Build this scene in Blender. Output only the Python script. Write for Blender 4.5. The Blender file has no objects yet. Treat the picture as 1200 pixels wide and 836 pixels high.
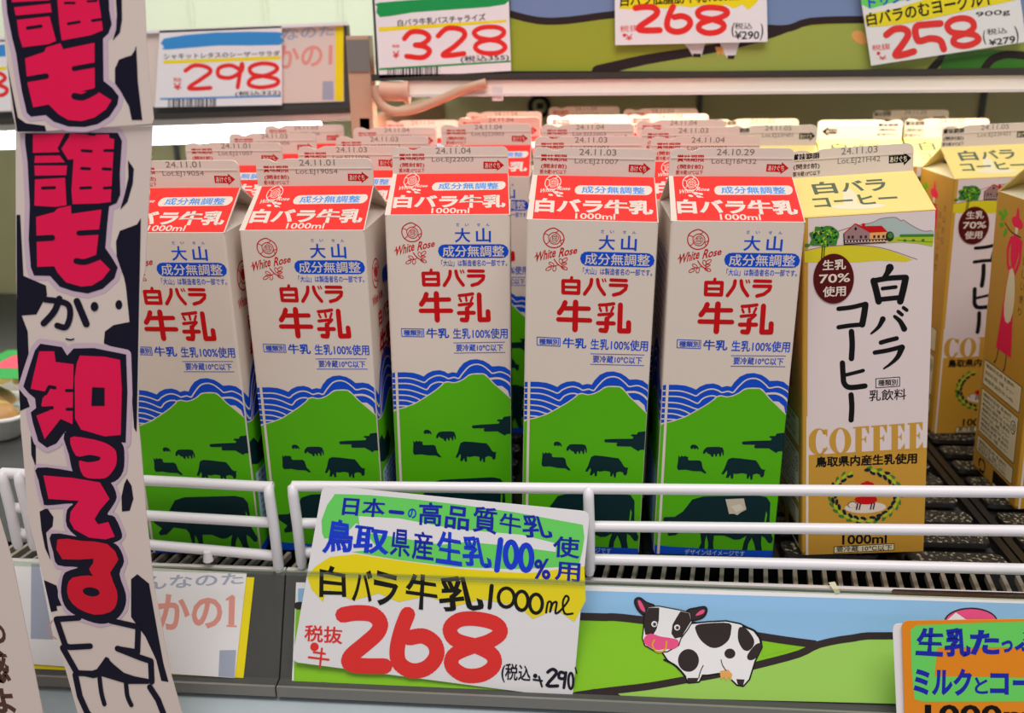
import bpy, math, random
from mathutils import Vector, Matrix
from mathutils.geometry import tessellate_polygon, delaunay_2d_cdt
random.seed(7)
SC = bpy.context.scene
COL = SC.collection

# ------------------------------------------------------------------ camera, world, lights, exposure
FPX, PITCH, ROLL, YAW, CAMH = 1106.8, math.radians(18.02), math.radians(-.719), math.radians(5.0), .2833
cam = bpy.data.cameras.new('camera')
cam.sensor_width = 36
cam.lens = FPX / 1200 * 36
cam.clip_start = .01
cam.dof.use_dof = True
cam.dof.focus_distance = .51
cam.dof.aperture_fstop = 9
camo = bpy.data.objects.new('camera', cam)
CAMM = Matrix.Rotation(YAW, 4, 'Z') @ Matrix.Rotation(math.pi / 2 - PITCH, 4, 'X') @ Matrix.Rotation(ROLL, 4, 'Z')
camo.matrix_world = Matrix.Translation((0, 0, CAMH)) @ CAMM
COL.objects.link(camo)
SC.camera = camo

SC.view_settings.view_transform = 'Standard'
SC.view_settings.look = 'None'
SC.view_settings.gamma = 1
SC.view_settings.use_curve_mapping = False
SC.view_settings.exposure = 0.1

W = bpy.data.worlds.new('world')
SC.world = W
W.use_nodes = True
W.node_tree.nodes['Background'].inputs[0].default_value = (.98, .95, .95, 1)
W.node_tree.nodes['Background'].inputs[1].default_value = .34


def area(name, loc, target, sx, sy, energy, col=(1, 1, 1)):
    l = bpy.data.lights.new(name, 'AREA')
    l.shape = 'RECTANGLE'
    l.size, l.size_y, l.energy, l.color = sx, sy, energy, col
    o = bpy.data.objects.new(name, l)
    o.location = loc
    o.rotation_euler = (Vector(target) - Vector(loc)).to_track_quat('-Z', 'Y').to_euler()
    COL.objects.link(o)


area('store_ceiling_light', (.1, -.15, 1.9), (0, .45, .1), 1.8, .8, 31, (1, .95, .93))      # the shop's ceiling lights
area('upper_shelf_light', (-.25, .95, .62), (-.25, 1.1, .35), 1.0, .05, 1.2, (.97, 1, .95))   # the case's next lamp up
area('lower_shelf_light', (.20, .7815, .2485), (.20, .7835, .0), .72, .008, .75, (1, .96, .86))     # lamp behind the right lamp housing
area('lower_left_shelf_light', (-.40, .85, .2065), (-.40, .87, .0), .40, .012, 1.0, (.97, 1, 1))

# ------------------------------------------------------------------ materials
def lin(c):
    c = c / 255
    return c / 12.92 if c <= .04045 else ((c + .055) / 1.055) ** 2.4


MATS = {}


def mat(name, rgb, rough=.45, spec=.4, metal=0, bump=0, bscale=300, emit=0, vary=0, vscale=40):
    if name in MATS:
        return MATS[name]
    m = bpy.data.materials.new(name)
    m.use_nodes = True
    nt = m.node_tree
    b = nt.nodes['Principled BSDF']
    c = (lin(rgb[0]), lin(rgb[1]), lin(rgb[2]), 1)
    b.inputs['Base Color'].default_value = c
    b.inputs['Roughness'].default_value = rough
    b.inputs['Specular IOR Level'].default_value = spec
    b.inputs['Metallic'].default_value = metal
    tc = None
    if bump or vary:
        tc = nt.nodes.new('ShaderNodeTexCoord')
    if vary:
        n = nt.nodes.new('ShaderNodeTexNoise')
        n.inputs['Scale'].default_value = vscale
        n.inputs['Detail'].default_value = 4
        nt.links.new(tc.outputs['Object'], n.inputs['Vector'])
        r = nt.nodes.new('ShaderNodeMixRGB')
        r.inputs[1].default_value = tuple(x * (1 - vary) for x in c[:3]) + (1,)
        r.inputs[2].default_value = tuple(min(1, x * (1 + vary)) for x in c[:3]) + (1,)
        nt.links.new(n.outputs['Fac'], r.inputs[0])
        nt.links.new(r.outputs[0], b.inputs['Base Color'])
    if bump:
        n = nt.nodes.new('ShaderNodeTexNoise')
        n.inputs['Scale'].default_value = bscale
        nt.links.new(tc.outputs['Object'], n.inputs['Vector'])
        bp = nt.nodes.new('ShaderNodeBump')
        bp.inputs['Strength'].default_value = bump
        bp.inputs['Distance'].default_value = .001
        nt.links.new(n.outputs['Fac'], bp.inputs['Height'])
        nt.links.new(bp.outputs['Normal'], b.inputs['Normal'])
    if emit:
        b.inputs['Emission Color'].default_value = c
        b.inputs['Emission Strength'].default_value = emit
    MATS[name] = m
    return m


def clear_mat(name, tint=(254, 255, 254), fac=.02):
    m = bpy.data.materials.new(name)
    m.use_nodes = True
    nt = m.node_tree
    nt.nodes.remove(nt.nodes['Principled BSDF'])
    t = nt.nodes.new('ShaderNodeBsdfTransparent')
    t.inputs[0].default_value = (lin(tint[0]), lin(tint[1]), lin(tint[2]), 1)
    g = nt.nodes.new('ShaderNodeBsdfGlossy')
    g.inputs['Roughness'].default_value = .12
    x = nt.nodes.new('ShaderNodeMixShader')
    x.inputs[0].default_value = fac
    nt.links.new(t.outputs[0], x.inputs[1])
    nt.links.new(g.outputs[0], x.inputs[2])
    nt.links.new(x.outputs[0], nt.nodes['Material Output'].inputs[0])
    MATS[name] = m
    return m


def speckle_mat(name, dark, light, scale, thr):
    m = mat(name, dark, .5, .4, 0, .5, 500)
    nt = m.node_tree
    b = nt.nodes['Principled BSDF']
    tc = nt.nodes.new('ShaderNodeTexCoord')
    n = nt.nodes.new('ShaderNodeTexNoise')
    n.inputs['Scale'].default_value = scale
    n.inputs['Detail'].default_value = 3
    nt.links.new(tc.outputs['Object'], n.inputs['Vector'])
    r = nt.nodes.new('ShaderNodeValToRGB')
    r.color_ramp.elements[0].position = thr
    r.color_ramp.elements[1].position = thr + .1
    r.color_ramp.elements[0].color = tuple(lin(v) for v in dark) + (1,)
    r.color_ramp.elements[1].color = tuple(lin(v) for v in light) + (1,)
    nt.links.new(n.outputs['Fac'], r.inputs[0])
    nt.links.new(r.outputs[0], b.inputs['Base Color'])
    return m


WHITE = mat('carton_white', (232, 216, 202), .45, .3)
CWHITE = mat('coffee_carton_white', (230, 213, 210), .45, .3)
RED = mat('ink_red', (240, 56, 50), .5, .2)
DRED = mat('ink_deep_red', (206, 8, 14), .5, .2)
BLUE = mat('ink_blue', (10, 78, 206), .5, .2)
LBLUE = mat('ink_light_blue', (60, 150, 232), .5, .2)
GREEN = mat('ink_green', (88, 184, 8), .5, .2)
TEAL = mat('ink_dark_teal', (0, 40, 46), .5, .2)
GREY = mat('ink_dot_grey', (138, 124, 114))
BLACK = mat('ink_black', (12, 11, 11), .5, .2)
GOLD = mat('carton_gold', (204, 153, 50))
LGOLD = mat('carton_light_gold', (242, 220, 134))
MAROON = mat('ink_maroon', (86, 8, 10), .5, .2)
OLIVE = mat('ink_olive_grey', (92, 104, 84))
YEL = mat('ink_yellow', (222, 206, 30))
YGREEN = mat('ink_yellow_green', (176, 196, 40))
BARN = mat('ink_barn_mauve', (160, 122, 122))
HAZE = mat('ink_hill_grey', (178, 192, 186))
LEAF = mat('ink_leaf_green', (62, 128, 36))
CREAM = mat('panel_cream', (236, 226, 190))
PALEB = mat('panel_pale_blue', (190, 212, 236))
PINK = mat('ink_hot_pink', (246, 20, 84), .5, .2)
NAVY = mat('ink_navy', (18, 15, 38), .5, .2)
LILAC = mat('ink_lilac', (214, 186, 204))
PAPER = mat('paper_white', (246, 242, 244), .5)
BEIGE = mat('paper_beige', (232, 214, 204), .5)
MRED = mat('marker_red', (242, 44, 40))
MBLUE = mat('marker_blue', (18, 34, 178))
MBRBLUE = mat('marker_bright_blue', (14, 60, 220))
MGREEN = mat('highlighter_green', (112, 226, 102))
MYEL = mat('highlighter_yellow', (252, 230, 10))
ORANGE = mat('paper_orange', (246, 146, 16))
SKYB = mat('print_sky_blue', (150, 198, 240))
LIME = mat('print_lime', (140, 206, 24))
PGREEN = mat('print_pale_green', (164, 214, 92))
DBROWN = mat('print_dark_brown', (44, 28, 28))
COWPINK = mat('print_pink', (246, 84, 140))
UDDER = mat('print_orange', (240, 172, 96))
WIRE = mat('wire_white_plastic', (240, 236, 240), .3, .5)
RAILD = mat('rail_dark_grey', (74, 74, 72), .5, .4, 0, 0, 0, 0, .1, 60)
RAILG = mat('rail_grey', (128, 126, 120), .45, .5)
RAILW = mat('rail_white', (226, 218, 216), .4)
STEEL = mat('case_pale_enamel', (214, 220, 200), .4, .5, 0, 0, 0, 0, .04, 8)
DSTEEL = mat('case_olive_panel', (188, 180, 132), .5, .4, 0, 0, 0, 0, .15, 6)
PLASTIC = mat('roller_black', (22, 22, 22), .35, .5)
CLEAR = clear_mat('clear_plastic')
FROST = speckle_mat('roller_pad_speckled', (30, 28, 24), (168, 160, 132), 420, .56)

# ------------------------------------------------------------------ mesh building
class MB:
    def __init__(s):
        s.v, s.f, s.mi, s.mats, s.sm = [], [], [], [], []

    def m(s, m):
        if m not in s.mats:
            s.mats.append(m)
        return s.mats.index(m)

    def add(s, vs, fs, m, smooth=False):
        o = len(s.v)
        i = s.m(m)
        s.v += [Vector(p) for p in vs]
        for f in fs:
            s.f.append(tuple(o + k for k in f))
            s.mi.append(i)
            s.sm.append(smooth)

    def box(s, a, b, m, M=None):
        x0, y0, z0 = a
        x1, y1, z1 = b
        vs = [Vector(p) for p in ((x0, y0, z0), (x1, y0, z0), (x1, y1, z0), (x0, y1, z0), (x0, y0, z1), (x1, y0, z1), (x1, y1, z1), (x0, y1, z1))]
        if M:
            vs = [M @ p for p in vs]
        s.add(vs, [(0, 3, 2, 1), (4, 5, 6, 7), (0, 1, 5, 4), (1, 2, 6, 5), (2, 3, 7, 6), (3, 0, 4, 7)], m)

    def prism(s, pts, d, m):
        """flat outline (3-D points) pushed along vector d"""
        d = Vector(d)
        p = [Vector(q) for q in pts]
        n = len(p)
        tri = tessellate_polygon([p])
        vs = p + [q + d for q in p]
        s.add(vs, [t for t in tri] + [tuple(n + k for k in reversed(t)) for t in tri] + [(i, (i + 1) % n, n + (i + 1) % n, n + i) for i in range(n)], m)

    def tube(s, pts, r, m, n=12, closed=False):
        p = [Vector(q) for q in pts]
        N = len(p)
        rings = []
        up = None
        for i in range(N):
            if closed:
                t = p[(i + 1) % N] - p[i - 1]
            else:
                t = p[min(i + 1, N - 1)] - p[max(i - 1, 0)]
            t.normalize()
            if up is None:
                up = Vector((0, 0, 1)) if abs(t.z) < .9 else Vector((0, 1, 0))
            u = (up - t * up.dot(t)).normalized()
            up = u
            w = t.cross(u)
            rr = r[i] if isinstance(r, (list, tuple)) else r
            rings.append([p[i] + (u * math.cos(a) + w * math.sin(a)) * rr for a in (2 * math.pi * k / n for k in range(n))])
        vs = [q for R in rings for q in R]
        fs = []
        for i in range(N if closed else N - 1):
            j = (i + 1) % N
            for k in range(n):
                fs.append((i * n + k, i * n + (k + 1) % n, j * n + (k + 1) % n, j * n + k))
        s.add(vs, fs, m, True)
        if not closed:
            s.add(rings[0], [tuple(reversed(range(n)))], m)
            s.add(rings[-1], [tuple(range(n))], m)

    def build(s, name, parent=None, loc=None, M=None):
        me = bpy.data.meshes.new(name)
        me.from_pydata([tuple(p) for p in s.v], [], s.f)
        for m in s.mats:
            me.materials.append(m)
        me.polygons.foreach_set('material_index', s.mi)
        me.polygons.foreach_set('use_smooth', s.sm)
        me.validate()
        me.update()
        o = bpy.data.objects.new(name, me)
        COL.objects.link(o)
        if parent:
            o.parent = parent
        if loc:
            o.location = loc
        if M:
            o.matrix_world = M
        return o


def empty(name, loc=(0, 0, 0), rot=(0, 0, 0)):
    o = bpy.data.objects.new(name, None)
    o.empty_display_size = .02
    COL.objects.link(o)
    o.location = loc
    o.rotation_euler = rot
    return o


def tag(o, label=None, cat=None, group=None, kind=None):
    for k, v in (('label', label), ('category', cat), ('group', group), ('kind', kind)):
        if v:
            o[k] = v
    return o


# ------------------------------------------------------------------ measuring: photo measurements -> planes of the place
def ray(px, py):
    return CAMM.to_3x3() @ Vector(((px - 600) / FPX, -(py - 418) / FPX, -1))


def on_plane(px, py, P, N):
    d = ray(px, py)
    o = Vector((0, 0, CAMH))
    return o + d * ((P - o).dot(N) / d.dot(N))


def at(px, py, y):
    return on_plane(px, py, Vector((0, y, 0)), Vector((0, 1, 0)))


def homography(src, dst):
    A = []
    for (x, y), (u, v) in zip(src, dst):
        A.append([x, y, 1, 0, 0, 0, -u * x, -u * y, u])
        A.append([0, 0, 0, x, y, 1, -v * x, -v * y, v])
    n = 8
    for i in range(n):
        p = max(range(i, n), key=lambda r: abs(A[r][i]))
        A[i], A[p] = A[p], A[i]
        for r in range(n):
            if r != i:
                k = A[r][i] / A[i][i]
                A[r] = [a - k * b for a, b in zip(A[r], A[i])]
    h = [A[i][8] / A[i][i] for i in range(n)] + [1]
    return lambda x, y: ((h[0] * x + h[1] * y + h[2]) / (h[6] * x + h[7] * y + 1), (h[3] * x + h[4] * y + h[5]) / (h[6] * x + h[7] * y + 1))


def smooth_pts(pts, closed, k=6):
    n = len(pts)
    if n < 3:
        return pts
    out = []
    for i in range(n if closed else n - 1):
        p1, p2 = pts[i], pts[(i + 1) % n]
        p0 = pts[i - 1] if (closed or i > 0) else p1
        p3 = pts[(i + 2) % n] if (closed or i + 2 < n) else p2
        for j in range(k):
            t = j / k
            out.append(tuple(.5 * (2 * b + (c - a) * t + (2 * a - 5 * b + 4 * c - d) * t * t + (3 * b - a - 3 * c + d) * t ** 3) for a, b, c, d in zip(p0, p1, p2, p3)))
    if not closed:
        out.append(pts[-1])
    return out


TXT = {}


def glyphs(s, bold):
    """outlined lettering scaled to its own box; bold is the extra stroke weight in em"""
    bold *= .85
    key = (s, bold)
    if key not in TXT:
        c = bpy.data.curves.new('t', 'FONT')
        c.body = s
        c.resolution_u = 3
        o = bpy.data.objects.new('t', c)
        COL.objects.link(o)
        dg = bpy.context.evaluated_depsgraph_get()
        me = bpy.data.meshes.new_from_object(o.evaluated_get(dg))
        vs = [(v.co.x, v.co.y) for v in me.vertices]
        fs = [tuple(p.vertices) for p in me.polygons]
        bpy.data.objects.remove(o)
        bpy.data.curves.remove(c)
        bpy.data.meshes.remove(me)
        # merge doubled corners so that outline edges can be told from inner ones
        ids, nv, mp = {}, [], []
        for x, y in vs:
            k = (round(x, 5), round(y, 5))
            if k not in ids:
                ids[k] = len(nv)
                nv.append((x, y))
            mp.append(ids[k])
        fs = [tuple(mp[i] for i in f) for f in fs]
        fs = [f for f in fs if len(set(f)) == len(f)]
        vs = nv
        if bold >= .006:
            # push every outline corner outwards along the mean normal of its two outline edges
            fs = [ccw(vs, f) for f in fs]
            de = {(f[i - 1], f[i]) for f in fs for i in range(len(f))}
            nrm = {}
            for i, j in de:
                if (j, i) in de:
                    continue
                d = math.hypot(vs[j][0] - vs[i][0], vs[j][1] - vs[i][1])
                if d < 1e-6:
                    continue
                n = ((vs[j][1] - vs[i][1]) / d, -(vs[j][0] - vs[i][0]) / d)
                nrm.setdefault(i, []).append(n)
                nrm.setdefault(j, []).append(n)
            nv = list(vs)
            for i, l in nrm.items():
                x, y = sum(n[0] for n in l), sum(n[1] for n in l)
                d = math.hypot(x, y)
                if d < .2:
                    continue
                x, y = x / d, y / d
                k = bold / max(.5, x * l[0][0] + y * l[0][1])
                nv[i] = (vs[i][0] + x * k, vs[i][1] + y * k)
            vs = nv
        x0, x1 = min(v[0] for v in vs), max(v[0] for v in vs)
        y0, y1 = min(v[1] for v in vs), max(v[1] for v in vs)
        TXT[key] = ([((x - x0) / (x1 - x0), (y - y0) / max(1e-6, y1 - y0)) for x, y in vs], fs)
    return TXT[key]


def union(vs, fs, eps=1e-5):
    """overlapping flat pieces -> one outline's worth of faces"""
    r = delaunay_2d_cdt([Vector((x, y)) for x, y in vs], [], fs, 1, eps)
    return [(p.x, p.y) for p in r[0]], [tuple(f) for f, src in zip(r[2], r[5]) if src]


def ccw(vs, f):
    a = sum(vs[f[i - 1]][0] * vs[f[i]][1] - vs[f[i]][0] * vs[f[i - 1]][1] for i in range(len(f)))
    return tuple(f) if a > 0 else tuple(reversed(f))


LAY = 6e-5      # one ink layer on the next, metres


class Sheet:
    """prints on one flat face: to_uv turns a measured point into face coordinates (metres), place puts (u, v, height) into the mesh"""
    def __init__(s, mb, to_uv, place, clip=None):
        s.mb, s.to_uv, s.place, s.clip, s.n = mb, to_uv, place, clip, 0
        s.o, s.k = (0, 0), 1

    def view(s, ox, oy, k):
        s.o, s.k = (ox, oy), k
        return s

    def uv(s, p):
        u, v = s.to_uv(s.o[0] + p[0] / s.k, s.o[1] + p[1] / s.k)
        return u, v

    def put(s, uvs, fs, m, L):
        if s.clip:
            a, b, c, d = s.clip
            uvs = [(min(max(u, a), b), min(max(v, c), d)) for u, v in uvs]
        s.n += 1
        s.mb.add([s.place(u, v, L * LAY + s.n % 110 * 5e-7) for u, v in uvs], fs, m)

    def poly(s, pts, m, L=1, sm=0):
        if sm:
            pts = smooth_pts(pts, True, sm)
        uvs = [s.uv(p) for p in pts]
        s.put(uvs, tessellate_polygon([[Vector((u, v, 0)) for u, v in uvs]]), m, L)

    def ell(s, cx, cy, rx, ry, m, L=1, rot=0, n=28):
        c, q = math.cos(rot), math.sin(rot)
        s.poly([(cx + rx * math.cos(a) * c - ry * math.sin(a) * q, cy + rx * math.cos(a) * q + ry * math.sin(a) * c) for a in (2 * math.pi * i / n for i in range(n))], m, L)

    def stroke(s, pts, w, m, L=1, sm=5, closed=False, cap=True):
        """w: width, or (start, end) for a tapering brush"""
        if sm and len(pts) > 2:
            pts = smooth_pts(pts, closed, sm)
        if closed:
            pts = list(pts) + [pts[0]]
        n = len(pts)
        ws = [(w[0] + (w[1] - w[0]) * i / max(1, n - 1)) if isinstance(w, tuple) else w for i in range(n)]
        vs, fs = [], []
        for i in range(n - 1):
            (x0, y0), (x1, y1) = pts[i], pts[i + 1]
            d = math.hypot(x1 - x0, y1 - y0) or 1
            nx, ny = -(y1 - y0) / d / 2, (x1 - x0) / d / 2
            o = len(vs)
            vs += [(x0 + nx * ws[i], y0 + ny * ws[i]), (x1 + nx * ws[i + 1], y1 + ny * ws[i + 1]), (x1 - nx * ws[i + 1], y1 - ny * ws[i + 1]), (x0 - nx * ws[i], y0 - ny * ws[i])]
            fs.append((o, o + 1, o + 2, o + 3))
        for i, (x, y) in enumerate(pts):
            if not cap and i in (0, n - 1):
                continue
            o = len(vs)
            vs += [(x + ws[i] / 2 * math.cos(a), y + ws[i] / 2 * math.sin(a)) for a in (math.pi * k / 5 for k in range(10))]
            fs.append(tuple(range(o, o + 10)))
        vs, fs = union(vs, [ccw(vs, f) for f in fs], 1e-3)
        s.put([s.uv(p) for p in vs], fs, m, L)

    def text(s, t, box, m, L=2, bold=.012):
        """box: (x0,y0,x1,y1) lined up with the face's own axes, or four corners TL TR BR BL for slanted hand lettering"""
        vs, fs = glyphs(t, bold)
        if len(box) == 4 and not isinstance(box[0], tuple):
            x0, y0, x1, y1 = box
            ym, xm = (y0 + y1) / 2, (x0 + x1) / 2
            c = s.uv((xm, ym))
            l, r = s.uv((x0, ym)), s.uv((x1, ym))
            tp, bt = s.uv((xm, y0)), s.uv((xm, y1))
            hw, hh = (r[0] - l[0]) / 2, (tp[1] - bt[1]) / 2
            uvs = [(c[0] + (2 * a - 1) * hw, c[1] + (2 * b - 1) * hh) for a, b in vs]
        else:
            TL, TR, BR, BL = box
            uvs = []
            for a, b in vs:
                x = (1 - a) * ((1 - b) * BL[0] + b * TL[0]) + a * ((1 - b) * BR[0] + b * TR[0])
                y = (1 - a) * ((1 - b) * BL[1] + b * TL[1]) + a * ((1 - b) * BR[1] + b * TR[1])
                uvs.append(s.uv((x, y)))
        s.put(uvs, fs, m, L)


def plane_sheet(mb, P, N):
    """a sheet on the plane through P with normal N facing the aisle; its mesh is in world coordinates"""
    P, N = Vector(P), Vector(N).normalized()
    X = Vector((1, 0, 0))
    X = (X - N * X.dot(N)).normalized()
    Y = N.cross(X)

    def to_uv(px, py):
        q = on_plane(px, py, P, N) - P
        return q.dot(X), q.dot(Y)
    return Sheet(mb, to_uv, lambda u, v, h: P + X * u + Y * v + N * (h + 2e-5))


# ------------------------------------------------------------------ cartons
CW, CH, CR, CF, FW = .069, .1964, .019, .015, .0667
HW, RL = CW / 2, math.hypot(CW / 2 - .0006, .019)


def front_place(u, v, h):
    return Vector((u, -h - 2e-5, v))


def back_place(u, v, h):
    return Vector((-u, CW + h + 2e-5, v))


def roof_place(u, v, h):
    n = Vector((0, -.019, CW / 2 - .0006)).normalized()
    return Vector((u, 0, CH)) + Vector((0, CW / 2 - .0006, .019)) * (v / RL) + n * (h + 2e-5)


def roof_back_place(u, v, h):
    p = roof_place(u, v, h)
    return Vector((-p.x, CW - p.y, p.z))


def fin_place(u, v, h):
    return Vector((u, CW / 2 - .0009 - h - 2e-5, CH + CR + v))


def fin_back_place(u, v, h):
    return Vector((-u, CW / 2 + .0009 + h + 2e-5, CH + CR + v))


def right_place(u, v, h):       # u runs from the front edge to the back
    return Vector((HW + h + 2e-5, u, v))


def left_place(u, v, h):        # u runs from the back edge to the front
    return Vector((-HW - h - 2e-5, CW - u, v))


def body_mesh(mb, base):
    c = .0013
    prof = []
    for (x, y, a0) in ((HW - c, c, -90), (HW - c, CW - c, 0), (-HW + c, CW - c, 90), (-HW + c, c, 180)):
        for k in range(4):
            a = math.radians(a0 + 30 * k)
            prof.append((x + c * math.cos(a), y + c * math.sin(a)))
    n = len(prof)
    vs = [(x * .985, CW / 2 + (y - CW / 2) * .985, 0) for x, y in prof] + [(x, y, .002) for x, y in prof] + [(x, y, CH) for x, y in prof]
    fs = [tuple(reversed(range(n)))]
    for r in range(2):
        for i in range(n):
            fs.append((r * n + i, r * n + (i + 1) % n, r * n + n + (i + 1) % n, r * n + n + i))
    mb.add(vs, fs, base)


def roof_mesh(mb, base, gusset):
    t = FW / 2
    zr = CH + CR
    for s in (0, 1):
        f = (lambda p: p) if not s else (lambda p: (-p[0], CW - p[1], p[2]))
        q = [f(p) for p in ((-HW, 0, CH), (HW, 0, CH), (t, CW / 2 - .0006, zr), (-t, CW / 2 - .0006, zr))]
        q2 = [(x, y + (.0012 if not s else -.0012), z - .0006) for x, y, z in q]
        mb.add(q + q2, [(0, 1, 2, 3), (7, 6, 5, 4), (0, 4, 5, 1), (1, 5, 6, 2), (2, 6, 7, 3), (3, 7, 4, 0)], base)
    for sx in (1, -1):
        a, b, c = (sx * HW, .0008, CH), (sx * HW, CW - .0008, CH), (sx * .004, CW / 2, zr - .001)
        mb.add([a, b, c], [(0, 1, 2) if sx > 0 else (0, 2, 1)], gusset)
        # the pleat that stands between the two folded halves
        mb.add([(sx * t, CW / 2 - .0008, zr), (sx * t, CW / 2 + .0008, zr), (sx * .004, CW / 2 + .0008, zr - .0016), (sx * .004, CW / 2 - .0008, zr - .0016)], [(0, 1, 2, 3)], gusset)


def fin_mesh(mb, base):
    t, r = FW / 2, .0036
    pts = [(-t, -.0004)]
    pts += [(t, -.0004)]
    for k in range(6):
        a = math.radians(18 * k)
        pts.append((t - r + r * math.cos(a), CF - r + r * math.sin(a)))
    pts += [(-t + .0185, CF), (-t + .0165, CF - .0002), (-t + .0145, CF - .0011), (-t + .0125, CF - .0019), (-t + .0105, CF - .0017), (-t + .0085, CF - .0006), (-t + .0068, CF - .0002)]
    for k in range(6):
        a = math.radians(90 + 18 * k)
        pts.append((-t + r + r * math.cos(a), CF - .0002 - r + r * math.sin(a)))
    mb.prism([(u, CW / 2 - .0009, CH + CR + v) for u, v in pts], (0, .0018, 0), base)
    # crimp ridge along both faces
    for y0, y1 in ((CW / 2 - .0012, CW / 2 - .0009), (CW / 2 + .0009, CW / 2 + .0012)):
        mb.box((-t + .0006, y0, CH + CR + .0093), (t - .0006, y1, CH + CR + .0099), base)


# measured corners of the two reference cartons -> their faces
MILK_FRONT = homography([(785.5, 260), (942.9, 263.5), (906, 653.8), (766, 651)], [(-HW, CH), (HW, CH), (HW, 0), (-HW, 0)])
MILK_ROOF = homography([(784.3, 205.1), (930.9, 210.1), (942.9, 263.5), (786.4, 259.6)], [(-FW / 2, RL), (FW / 2, RL), (HW, 0), (-HW, 0)])
MILK_FIN = homography([(784.5, 171), (931.5, 175.5), (930.9, 210.1), (784.3, 205.1)], [(-FW / 2, CF), (FW / 2, CF), (FW / 2, 0), (-FW / 2, 0)])
COF_FRONT = homography([(942.5, 259.8), (1092.7, 253.2), (1082, 654.5), (939, 654.5)], [(-HW, CH), (HW, CH), (HW, 0), (-HW, 0)])
COF_ROOF = homography([(930.8, 210.2), (1071.3, 205.1), (1092.7, 253.2), (942.5, 259.8)], [(-FW / 2, RL), (FW / 2, RL), (HW, 0), (-HW, 0)])
COF_FIN = homography([(931.5, 180.3), (1070.8, 174.5), (1071.3, 205.1), (930.8, 210.2)], [(-FW / 2, CF), (FW / 2, CF), (FW / 2, 0), (-FW / 2, 0)])
E_ = .0004
FCLIP = (-HW + E_, HW - E_, E_, CH - E_)
MM = lambda x, y: (x / 1000, y / 1000)


def rose(S, cx, cy, k, m, L):
    P = lambda pts: [(cx + k * x, cy + k * y) for x, y in pts]
    S.stroke(P([(-52, -65), (-2, -82), (38, -65), (73, -35), (85, 10), (63, 55), (18, 80), (-32, 78), (-72, 50), (-89, 10), (-82, -35)]), 9 * k, m, L, 4, True)
    S.stroke(P([(-42, -20), (-2, -45), (43, -25), (53, 15), (23, 50), (-22, 45), (-42, 15)]), 7 * k, m, L, 4, True)
    S.stroke(P([(-30, 2), (3, -28), (40, 0), (12, 36), (-24, 26)]), 5 * k, m, L, 3, True)
    S.stroke(P([(-12, -12), (22, -10), (20, 18), (-14, 17)]), 5 * k, m, L, 0, True)
    S.stroke(P([(-12, 3), (20, 4)]), 4 * k, m, L, 0)
    for a in ([(-82, -35), (-60, -30), (-42, -20)], [(38, -65), (30, -50), (3, -45)], [(63, 55), (56, 35), (52, 15)], [(-72, 50), (-50, 40), (-40, 15)], [(85, 10), (66, 20), (50, 20)]):
        S.stroke(P(a), 6 * k, m, L, 3)


def white_rose(S, m, L=1):
    """rose emblem with its script, drawn in the units of view (780,255)"""
    rose(S, 267, 190, 1, m, L)
    S.text('White', ((112, 312), (285, 268), (272, 348), (92, 398)), m, L, .02)
    S.text('Rose', ((322, 272), (468, 262), (455, 318), (298, 354)), m, L, .02)
    S.stroke([(98, 352), (118, 330), (126, 352)], 6, m, L)
    S.stroke([(262, 368), (295, 412), (345, 442)], 9, m, L)
    for x, y, rx, ry, a in ((238, 408, 24, 12, .5), (212, 448, 26, 12, -.4), (262, 446, 14, 22, .3), (318, 384, 14, 22, -.3), (352, 374, 26, 13, -.6), (345, 440, 28, 13, .4), (345, 406, 22, 8, -.2)):
        S.stroke([(x + rx * math.cos(t) * math.cos(a) - ry * math.sin(t) * math.sin(a), y + rx * math.cos(t) * math.sin(a) + ry * math.sin(t) * math.cos(a)) for t in (math.pi * i / 5 for i in range(10))], 6, m, L, 0, True)
    S.stroke([(212, 430), (262, 424), (300, 412)], 5, m, L)


def maru_name(S, m, L=2):
    """the rounded product lettering of the front, view (770,320)"""
    st = S.stroke
    st([(397, 88), (528, 90), (522, 188), (394, 184)], 31, m, L, 0, True)
    st([(400, 138), (525, 140)], 24, m, L, 0)
    st([(470, 60), (462, 88)], 26, m, L, 0)
    st([(634, 76), (622, 125), (572, 194)], 30, m, L)
    st([(684, 76), (694, 130), (736, 196)], 30, m, L)
    st([(724, 72), (731, 92)], 12, m, L, 0)
    st([(745, 70), (752, 90)], 12, m, L, 0)
    st([(795, 78), (922, 82)], 28, m, L, 0)
    st([(788, 120), (922, 122), (912, 152), (868, 186), (812, 200)], 29, m, L, 0)
    st([(408, 266), (388, 308), (356, 350)], 42, m, L)
    st([(400, 313), (602, 315)], 37, m, L, 0)
    st([(346, 405), (610, 411)], 38, m, L, 0)
    st([(495, 264), (482, 486)], 47, m, L, 0)
    st([(692, 284), (752, 280), (812, 272)], 27, m, L)
    st([(694, 308), (704, 332)], 20, m, L, 0)
    st([(750, 300), (752, 330)], 20, m, L, 0)
    st([(806, 300), (788, 336)], 20, m, L, 0)
    st([(684, 364), (800, 354), (752, 396)], 26, m, L, 0)
    st([(750, 396), (745, 470), (736, 494), (696, 490)], 40, m, L, 0)
    st([(674, 432), (806, 433)], 34, m, L, 0)
    st([(866, 282), (852, 494), (926, 494), (929, 426)], 42, m, L, 0)


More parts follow.
